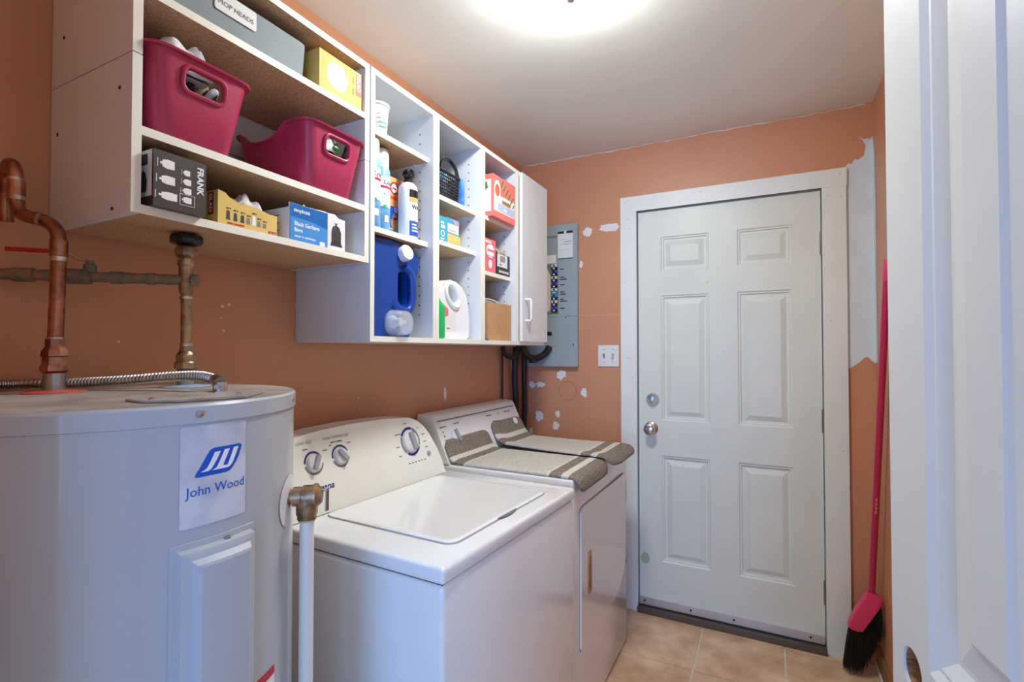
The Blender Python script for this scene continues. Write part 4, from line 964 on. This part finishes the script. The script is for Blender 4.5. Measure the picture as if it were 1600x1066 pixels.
side((bx1-.01, by0+.008, B1), (bx1-.01, by1-.008, B1), 'f'); side((bx0+.01, by1-.008, B1), (bx0+.01, by0+.008, B1), 'b'); side((bx0+.01, by0+.008, B1), (bx1-.01, by0+.008, B1), 'l'); side((bx1-.01, by1-.008, B1), (bx0+.01, by1-.008, B1), 'r')
mm = MB()
lp_ = [Vector((a, b, B1+bh)) for a, b in rloop(bx0, bx1, by0, by1, .015, 4)]
mm.skin([mm.ring(p, (lp_[(i+1) % len(lp_)]-lp_[i-1]), .0055, 8, (0, 0, 1)) for i, p in enumerate(lp_)], closed=True).build('basket_rim', blackplastic, t)
MB().tube(smoothpath([(bx1, by0+.02, B1+bh), (bx1-.003, by0+.035, B1+bh+.035), (bx1-.003, (by0+by1)/2, B1+bh+.052), (bx1-.003, by1-.035, B1+bh+.035), (bx1, by1-.02, B1+bh)], 6), .007, 8).build('arched_handle', blackplastic, t)
pk = MB().box(-1.10, -1.06, 1.462, 1.555, B1+.006, B1+.135, .012, 3).build('wipes_packet', M('packet_blue_white', (70, 140, 216), .35, scale=26, c2=(232, 238, 246), detail=2, ramp=(.47, .53))); tag(pk, 'blue and white soft packet standing inside the black basket', 'packet')
pk = MB().box(-1.09, -1.048, 1.625, 1.648, B1, B1+.122, .006, 2).build('sponge_packet', M('packet_royal_blue', (30, 104, 206), .35, scale=40, c2=(90, 150, 226))); tag(pk, 'narrow royal blue packet beside the black basket', 'packet')
br_ = MB().tube(smoothpath([(-1.20, 1.60, B1+.006), (-1.18, 1.612, B1+.10), (-1.165, 1.615, B1+.17), (-1.15, 1.618, B1+.215), (-1.135, 1.618, B1+.222), (-1.128, 1.614, B1+.20)], 6), .0095, 10).build('brush_handle', M('pale_grey_plastic', (206, 210, 216), .35)); tag(br_, 'pale grey curved brush handle standing behind the black basket', 'brush')
t, ff, fs = carton('tissue_carton', 'teal carton with white print on the middle shelf, first from the cabinet side', 'carton', -1.022, 1.412, 1.492, B2, B2+.090, .16, teal)
flat([disc(1.462, B2+.03, .012), rect(1.452, B2+.048, 1.476, B2+.06), rect(1.450, B2+.064, 1.470, B2+.072)], ff, printwhite, t); flat([disc(1.462, B2+.03, .008)], ff, teal, t, off=.0008); bars([4], ff, 1.448, B2+.008, .010, printwhite, t)
t, ff, fs = carton('sponge_carton', 'low yellow carton under the blue and orange carton', 'carton', -1.024, 1.494, 1.575, B2, B2+.038, .15, yellowbox)
flat([rect(1.50, B2+.008, 1.57, B2+.012)], ff, orangebox, t)
t, ff, fs = carton('wipe_carton', 'blue carton with pale panel lying on the low yellow carton', 'carton', -1.026, 1.494, 1.572, B2+.0385, B2+.096, .14, M('carton_sky_blue', (70, 150, 206), .45, scale=20, c2=(226, 150, 100), ramp=(.28, .42)))
flat([rect(1.498, B2+.044, 1.568, B2+.076)], ff, whitebox, t); flat([rect(1.503, B2+.05, 1.55, B2+.055)], ff, orangebox, t, off=.0007)
# white jug
t = thing('bleach_jug', 'translucent white jug with round loop handle on the cabinet floor', 'jug', (-1.10, 1.55, B3))
x0, x1 = -1.155, -1.030
pts = [(1.452, 0), (1.628, 0), (1.648, .012), (1.652, .07), (1.645, .12), (1.630, .165), (1.60, .195), (1.56, .212), (1.52, .215), (1.495, .20), (1.475, .175), (1.452, .16), (1.444, .14), (1.444, .01)]
jb = MB().prism([(x0, a, B3+b) for a, b in pts], (x1-x0, 0, 0)); jb.bevel(.02, 4, 50); jb = jb.build('jug_body', bottlew, t)
c_ = MB(); M0 = ROOTM[t.name].inverted()
hole = [(1.535+.038*math.cos(q_)*math.cos(-.75)-.019*math.sin(q_)*math.sin(-.75), .158+.038*math.cos(q_)*math.sin(-.75)+.019*math.sin(q_)*math.cos(-.75)) for q_ in [2*PI*i/20 for i in range(20)]]
c_.prism([M0 @ Vector((x0-.05, a, B3+b)) for a, b in hole], (.4, 0, 0)); cut(jb, [c_])
ho = [(1.535+.050*math.cos(q_)*math.cos(-.75)-.030*math.sin(q_)*math.sin(-.75), .158+.050*math.cos(q_)*math.sin(-.75)+.030*math.sin(q_)*math.cos(-.75)) for q_ in [2*PI*i/28 for i in range(28)]]
mm = MB(); lp_ = [Vector((x1-.002, a, B3+b)) for a, b in ho]
mm.skin([mm.ring(p, (lp_[(i+1) % len(lp_)]-lp_[i-1]), .011, 8, (1, 0, 0)) for i, p in enumerate(lp_)], closed=True).build('handle_loop', bottlew, t)
MB().lathe([(.016, 0), (.016, .018), (.018, .019), (.018, .036), (.016, .038), (.001, .038)], (-1.11, 1.487, B3+.196), k=18).build('screw_cap', bottlew, t)
ff = Fr((x1+.0003, 0, 0), (0, 1, 0), (0, 0, 1))
flat([[(1.478, B3+.075), (1.508, B3+.085), (1.508, B3+.108), (1.478, B3+.122)]], ff, pinkhot, t, off=.0008); flat([rect(1.474, B3+.03, 1.56, B3+.125)], ff, paper, t, 'paper_label', off=.0004); bars([3, 1], ff, 1.50, B3+.036, .008, printgrey, t, off=.001)
t = thing('dish_soap_bottle', 'slim green bottle with white cap standing against the cabinet side', 'bottle', (-1.025, 1.419, B3))
mm = MB(); rings = []
for ins, h in ((.003, 0), (0, .004), (0, .105), (.004, .118), (.012, .132), (.013, .138)):
    rings.append([mm.bm.verts.new((a, b, B3+h)) for a, b in rloop(-1.056+ins, -.993-ins, 1.397+ins, 1.441-ins, .008, 3)])
mm.skin(rings).build('bottle_body', green, t)
MB().lathe([(.010, 0), (.010, .014), (.005, .018), (.005, .026)], (-1.0245, 1.419, B3+.1375), k=14).build('cap', bottlew, t)
t = thing('spray_bottle', 'white trigger bottle behind the white jug handle', 'bottle', (-1.20, 1.53, B3))
MB().lathe([(.034, 0), (.036, .004), (.036, .14), (.026, .175), (.013, .195), (.013, .21)], (-1.205, 1.54, B3), k=24).build('bottle_body', bottlew, t)
MB().box(-1.225, -1.165, 1.53, 1.55, B3+.21, B3+.240, .006).build('spray_head', bottlew, t)

# ================================================================== THIRD NARROW CABINET
B1, B2 = 1.883+.0003, 1.660+.0003
t, ff, fs = carton('tea_carton', 'coral pink carton with fruit and green leaf picture on the upper shelf', 'carton', -.986, 1.760, 1.956, B1, B1+.172, .09, pink)
flat([rect(1.766, B1+.026, 1.950, B1+.095)], ff, printwhite, t); flat([rect(1.80, B1+.03, 1.945, B1+.062)], ff, lilacp, t, off=.0006)
flat([blob(1.795, B1+.115, .028, .038, 18, .05)], ff, printwhite, t, off=.0006); flat([disc(1.795, B1+.112, .02, 18, 1.25)], ff, fruitp, t, off=.0009)
for i in range(11):
    a, b = 1.828+.011*i, B1+.148-.006*i+(.012 if i % 2 else -.010); flat([[(a-.012, b-.012), (a+.003, b-.004), (a+.014, b+.012), (a-.002, b+.004)]], ff, leafp, t, 'printed_leaf', off=.0008)
bars([5], ff, 1.835, B1+.066, .028, M('print_gold_brown', (170, 130, 70), .5), t, shear=.2, off=.001); bars([3], ff, 1.85, B1+.038, .018, printwhite, t, off=.001)
flat([rect(-1.07, B1+.02, -.995, B1+.15)], fs, printwhite, t); flat([blob(-1.03, B1+.125, .02, .02)], fs, leafp, t, off=.0007)
rm_ = MB().box(-1.05, -1.028, 1.80, 1.93, B1+.1725, B1+.189, .004, 2).build('remote_control', blackplastic); tag(rm_, 'small black flat device lying on top of the coral carton', 'device')
t, ff, fs = carton('tea_carton', 'rose pink carton with white print on the lower shelf', 'carton', -1.016, 1.712, 1.836, B2, B2+.136, .08, pinkhot)
flat([blob(1.79, B2+.088, .034, .028, 16, .08)], ff, printwhite, t); flat([rect(1.75, B2+.118, 1.80, B2+.128)], ff, creampaper, t); flat([disc(1.79, B2+.034, .015, 16, 1.2)], ff, printwhite, t); bars([7], ff, 1.765, B2+.085, .016, pinkhot, t, off=.001)
flat([rect(1.715, B2+.0655, 1.834, B2+.0675)], ff, M('print_rose_dark', (206, 84, 100), .5), t)
t, ff, fs = carton('pod_carton', 'black carton with white barcode label next to the rose pink carton', 'carton', -1.014, 1.842, 1.960, B2, B2+.090, .09, M('black_carton', (52, 50, 52), .45))
flat([rect(1.845, B2+.034, 1.936, B2+.088)], ff, paper, t, 'paper_label'); flat([rect(1.87+i*.005, B2+.056, 1.870+i*.005+(.003 if i % 3 else .0018), B2+.082) for i in range(9)], ff, printblack, t, off=.0008)
bars([1, 1, 1, 1, 1], ff, 1.862, B2+.010, .018, printwhite, t, bold=.0005, sx=1.2); bars([5], ff, 1.862, B2+.042, .009, printgrey, t, off=.0009)
pg = MB().box(-1.07, -1.03, 1.90, 1.95, B2+.0905, B2+.108, .006, 2).build('tan_packet', cardboard); tag(pg, 'small tan packet lying on the black carton', 'packet')
lf = MB(); lf.tube(smoothpath([(-1.09, 1.845, B2+.092), (-1.06, 1.86, B2+.118), (-1.04, 1.88, B2+.112), (-1.035, 1.90, B2+.095)], 5), .006, 8); lf = lf.build('herb_sachet', M('pale_green_paper', (206, 216, 176), .6)); tag(lf, 'pale green folded sachet on the black carton', 'sachet')
t = thing('cardboard_box', 'plain brown cardboard box on the cabinet floor', 'box', (-1.06, 1.85, B3))
MB().box(-1.12, -1.006, 1.750, 1.958, B3, B3+.003).build('box_base', cardboard, t, smooth=False)
for b in ((-1.009, -1.006, 1.750, 1.958), (-1.12, -1.117, 1.750, 1.958), (-1.117, -1.009, 1.750, 1.753), (-1.117, -1.009, 1.955, 1.958)): MB().box(*b, B3+.003, B3+.156).build('box_side', cardboard, t, smooth=False)
pts = []
for i in range(90):
    a = i*.42; r_ = .035+.006*math.sin(i*.9); pts.append((-1.06+r_*math.cos(a)*.9, 1.85+.055*math.cos(a+.3)+.02*math.sin(i*.13), B3+.135+.022*math.sin(a)+.020*(i/90)))
cb = MB().tube(smoothpath(pts, 2), .0045, 8).build('coiled_cord', greycord); tag(cb, 'coiled grey cord spilling over the cardboard box', 'cord')
sl = MB().box(-1.03, -.996, 1.706, 1.746, B3, B3+.006, .002).build('blue_strip', jugblue); tag(sl, 'small blue plastic strip lying beside the cardboard box', 'strip')

# ================================================================== ELECTRICAL PANEL, SWITCH, CABLES
ep = thing('electrical_panel', 'grey electrical breaker panel on the back wall behind the cabinet', 'electrical panel', (-1.10, YB-.02, 1.252))
PY = YB-.030
MB().box(-1.262, -.938, PY+.004, YB-.0006, 1.254, 2.040).build('panel_box', panelgrey, ep, smooth=False)
MB().box(-1.264, -.936, PY, PY+.004, 1.529, 2.042).bevel(.001, 1).build('upper_cover', panelgrey, ep, smooth=False)
lc = MB().box(-1.264, -.936, PY, PY+.004, 1.252, 1.5275).bevel(.001, 1).build('lower_cover', panelgrey, ep, smooth=False)
fp = Fr((0, PY, 0), (1, 0, 0), (0, 0, 1))
MB().prism([fp.p(a, b) for a, b in rloop(-1.20, -1.046, 1.366, 1.487, .010, 4)], (0, -.004, 0)).bevel(.0015, 1).build('lower_hatch', panelgrey, ep)
MB().box(-1.12, -1.085, PY-.010, PY-.004, 1.425, 1.445, .002).build('hatch_latch', blackplastic, ep)
MB().lathe([(.006, 0), (.006, .002), (.003, .003)], (-.957, PY, 1.373), (0, -1, 0), 10).build('cover_screw', steel, lc); MB().lathe([(.006, 0), (.006, .002), (.003, .003)], (-1.0, PY, 1.522), (0, -1, 0), 10).build('cover_screw', steel, lc)
dl_ = MB().box(-1.24, -1.047, PY-.003, PY-.0002, 1.545, 1.825).bevel(.001, 1).build('breaker_window', printgrey, ep, smooth=False)
k = 0
for i in range(16):
    z = 1.555+i*.0168
    b_ = MB().box(-1.085, -1.052, PY-.012, PY-.003, z, z+.0145, .001, 1).build('breaker', [blackplastic, M('breaker_blue', (70, 100, 180), .4), blackplastic, paper][k % 4] if i not in (5, 6) else teal, ep); k += 1
    MB().box(-1.073, -1.064, PY-.018, PY-.012, z+.003, z+.011).build('breaker_toggle', [paper, blackplastic][i % 2], b_, smooth=False)
flat([[(-1.23, 1.56), (-1.098, 1.56), (-1.092, 1.62), (-1.094, 1.76), (-1.11, 1.80), (-1.23, 1.81)]], fp, creampaper, ep, 'circuit_chart', off=.0045)
flat([rect(-1.2, 1.83, -1.062, 1.876)], fp, paper, ep, 'paper_label', off=.0006)
lbl = flat([rect(-1.050, 1.848, -.962, 2.006)], fp, paper, ep, 'paper_label', off=.0008)
flat([rect(-1.050, 1.990, -.962, 2.004), rect(-1.050, 1.848, -.962, 1.853)], fp, printblack, ep, 'label_band', off=.0012); flat([disc(-1.006, 1.997, .008)], fp, paper, ep, 'label_emblem', off=.0015)
flat([rect(-1.035, 1.955, -1.0, 1.957), rect(-1.035, 1.93, -.975, 1.932), rect(-1.035, 1.90, -.985, 1.901)], fp, printgrey, ep, 'label_lines', off=.0013); flat([rect(-1.015, 1.943, -.97, 1.946)], fp, leafp, ep, 'label_lines', off=.0013)
flat([rect(-1.24, 1.972, -1.056, 1.984)], fp, printgrey, ep, 'cover_slot', off=.0006)
for z, s_ in ((1.79, [4]), (1.745, [5]), (1.733, [7]), (1.703, [5]), (1.662, [5]), (1.65, [6]), (1.622, [4]), (1.611, [7]), (1.572, [5])): bars(s_, fp, -1.038, z, .0105, printblack, ep, off=.0007)
swp = thing('light_switch', 'white double toggle switch plate beside the door casing', 'light switch', (-.771, YB, 1.255))
MB().box(-.827, -.715, YB-.006, YB-.0004, 1.255, 1.369).bevel(.002, 2).build('switch_plate', pvc, swp)
for x, up_ in ((-.795, 1), (-.747, -1)):
    tg = MB().box(x-.0045, x+.0045, YB-.0066, YB-.006, 1.300, 1.324).build('toggle_slot', printgrey, swp, smooth=False)
    MB().prism([(x-.0035, YB-.006, 1.308), (x-.0035, YB-.006, 1.318), (x-.0035, YB-.018, 1.313+.009*up_), (x-.0035, YB-.018, 1.308+.009*up_)], (.007, 0, 0)).build('toggle', knobg, tg, smooth=False)
    for z in (1.278, 1.346): MB().lathe([(.003, 0), (.003, .0008)], (x, YB-.006, z), (0, -1, 0), 8).build('plate_screw', steel, swp)
lab = ['thick black cable running down the room corner behind the dryer', 'second thick black cable in the room corner, nearer the back wall', 'thin black cable running straight down the left wall']
for i, (pts, r) in enumerate((([(-1.255, 2.50, 1.36), (-1.262, 2.50, 1.20), (-1.258, 2.505, 1.05), (-1.264, 2.50, .88), (-1.262, 2.50, .5)], .017), ([(-1.235, 2.57, 1.36), (-1.240, 2.575, 1.18), (-1.250, 2.60, 1.02), (-1.252, 2.59, .86), (-1.25, 2.58, .5)], .015), ([(-1.279, 2.385, 1.36), (-1.280, 2.388, 1.2), (-1.280, 2.386, 1.0), (-1.28, 2.388, .7)], .0055))):
    tag(MB().tube(smoothpath(pts, 6), r, 12).build('power_cable', blackrubber), lab[i], 'cable')
t = thing('cable_clamp', 'dark cable fittings and loops under the cabinet near the breaker panel', 'fitting', (-1.2, 2.45, 1.29))
MB().tube(smoothpath([(-1.262, 2.36, 1.362), (-1.25, 2.36, 1.325), (-1.235, 2.40, 1.305), (-1.225, 2.45, 1.32), (-1.23, 2.48, 1.36)], 6), .014, 10).build('cable_loop', blackrubber, t)
MB().tube(smoothpath([(-1.20, 2.47, 1.362), (-1.185, 2.50, 1.315), (-1.16, 2.55, 1.295), (-1.12, 2.585, 1.32), (-1.09, 2.59, 1.362)], 6), .018, 10).build('cable_loop', blackrubber, t)
MB().box(-1.19, -1.155, 2.52, 2.575, 1.272, 1.31, .006).build('clamp_body', blackplastic, t)
MB().tube([(-1.265, 2.45, 1.36), (-1.26, 2.455, 1.24)], .005, 8).build('bare_strip', verdigris, t)

# ================================================================== BROOM
bm_ = thing('broom', 'hot pink broom with black bristles leaning in the corner by the door', 'broom', (.33, 2.53, 0))
S_ = 1.0327; BY = 2.53
def bp_(x, z, y=BY): return Vector((x*S_, y, 1.34+(z-1.34)*S_))
hb = bp_(.350, .372); ht = Vector((.386, 2.262, 1.672)); hd = (ht-hb).normalized()
MB().tube([hb-hd*.02, ht], .0122, 16).build('pole', broompole, bm_)
cp_ = MB().tube([ht-hd*.075, ht-hd*.004, ht+hd*.004], [.0135, .0135, .009], 16).build('hanging_cap', broompink, bm_)
MB().lathe([(.0155, 0), (.0155, .03), (.0165, .032), (.0165, .038), (.013, .04)], hb-hd*.03, hd, 18).build('socket_collar', broompink, bm_)
ol = [(.334, .383), (.360, .380), (.383, .364), (.386, .350), (.380, .336), (.345, .272), (.318, .222), (.300, .2185), (.280, .222), (.268, .232), (.272, .25), (.295, .305)]
mm = MB(); a_ = [bp_(x, z, BY-.020) for x, z in ol]; cx_ = sum((p.x for p in a_))/len(a_); cz_ = sum((p.z for p in a_))/len(a_)
def insr(f, y): return [mm.bm.verts.new((cx_+(bp_(x, z).x-cx_)*f, y, cz_+(bp_(x, z).z-cz_)*f)) for x, z in ol]
mm.skin([insr(.86, BY-.024), insr(.97, BY-.019), insr(1, BY-.012), insr(1, BY+.012), insr(.97, BY+.019), insr(.86, BY+.024)]).build('broom_head', broompink, bm_)
MB().tube([bp_(.276, .243, BY-.0215), bp_(.300, .232, BY-.0225), bp_(.322, .236, BY-.0215)], .0018, 6).build('head_rib', broompink, bm_)
mm = MB(); rb = random.Random(4)
tops = [(.276, .232), (.300, .225), (.316, .227), (.345, .278), (.378, .340)]; tips = [(.250, .052), (.285, .050), (.315, .058), (.350, .135), (.386, .225)]
def along(L_, t):
    t *= len(L_)-1; i = min(int(t), len(L_)-2); f = t-i; return (L_[i][0]+(L_[i+1][0]-L_[i][0])*f, L_[i][1]+(L_[i+1][1]-L_[i][1])*f)
for i in range(900):
    t = rb.random(); yv = rb.uniform(-1, 1); a, b = along(tops, t), along(tips, min(1, max(0, t+rb.uniform(-.04, .04)))); ln = rb.uniform(.86, 1.0)
    p = bp_(a[0], a[1]+.02, BY+yv*.013); q = bp_(b[0], b[1], BY+yv*.030); q = p+(q-p)*ln; q.z = max(q.z, .002); q.x = min(q.x, XR-.004)
    mid = (p+q)/2+Vector((rb.uniform(-.002, .002), rb.uniform(-.002, .002), 0)); mm.tube([p, mid, q], [.0014, .0012, .0006], 3)
mm.build('bristles', bristle, bm_, kind='stuff')
fpz = Fr(hb+hd*.36+Vector((-.0005, -.0128, 0)), hd, Vector((-1, 0, .03)))
bars([2, 2, 2, 2], fpz, 0, -.003, .012, pink, bm_, off=.0004)

# ================================================================== CEILING LIGHT
LXc, LYc = -.495, 1.335
cl = thing('ceiling_light', 'round flush ceiling light with a glowing glass dome', 'ceiling light', (LXc, LYc, 2.33))
MB().lathe([(.136, ZC-.0005), (.136, ZC-.016), (.130, ZC-.020)], (LXc, LYc, 0), k=48).build('light_base', bottlew, cl)
MB().lathe([(.131, ZC-.020), (.127, ZC-.036), (.112, ZC-.052), (.085, ZC-.064), (.05, ZC-.071), (.013, ZC-.073)], (LXc, LYc, 0), k=48).build('glass_dome', glass_lamp, cl)
MB().lathe([(.016, ZC-.0725), (.016, ZC-.078), (.011, ZC-.086), (.001, ZC-.090)], (LXc, LYc, 0), k=16).build('finial', chrome, cl)
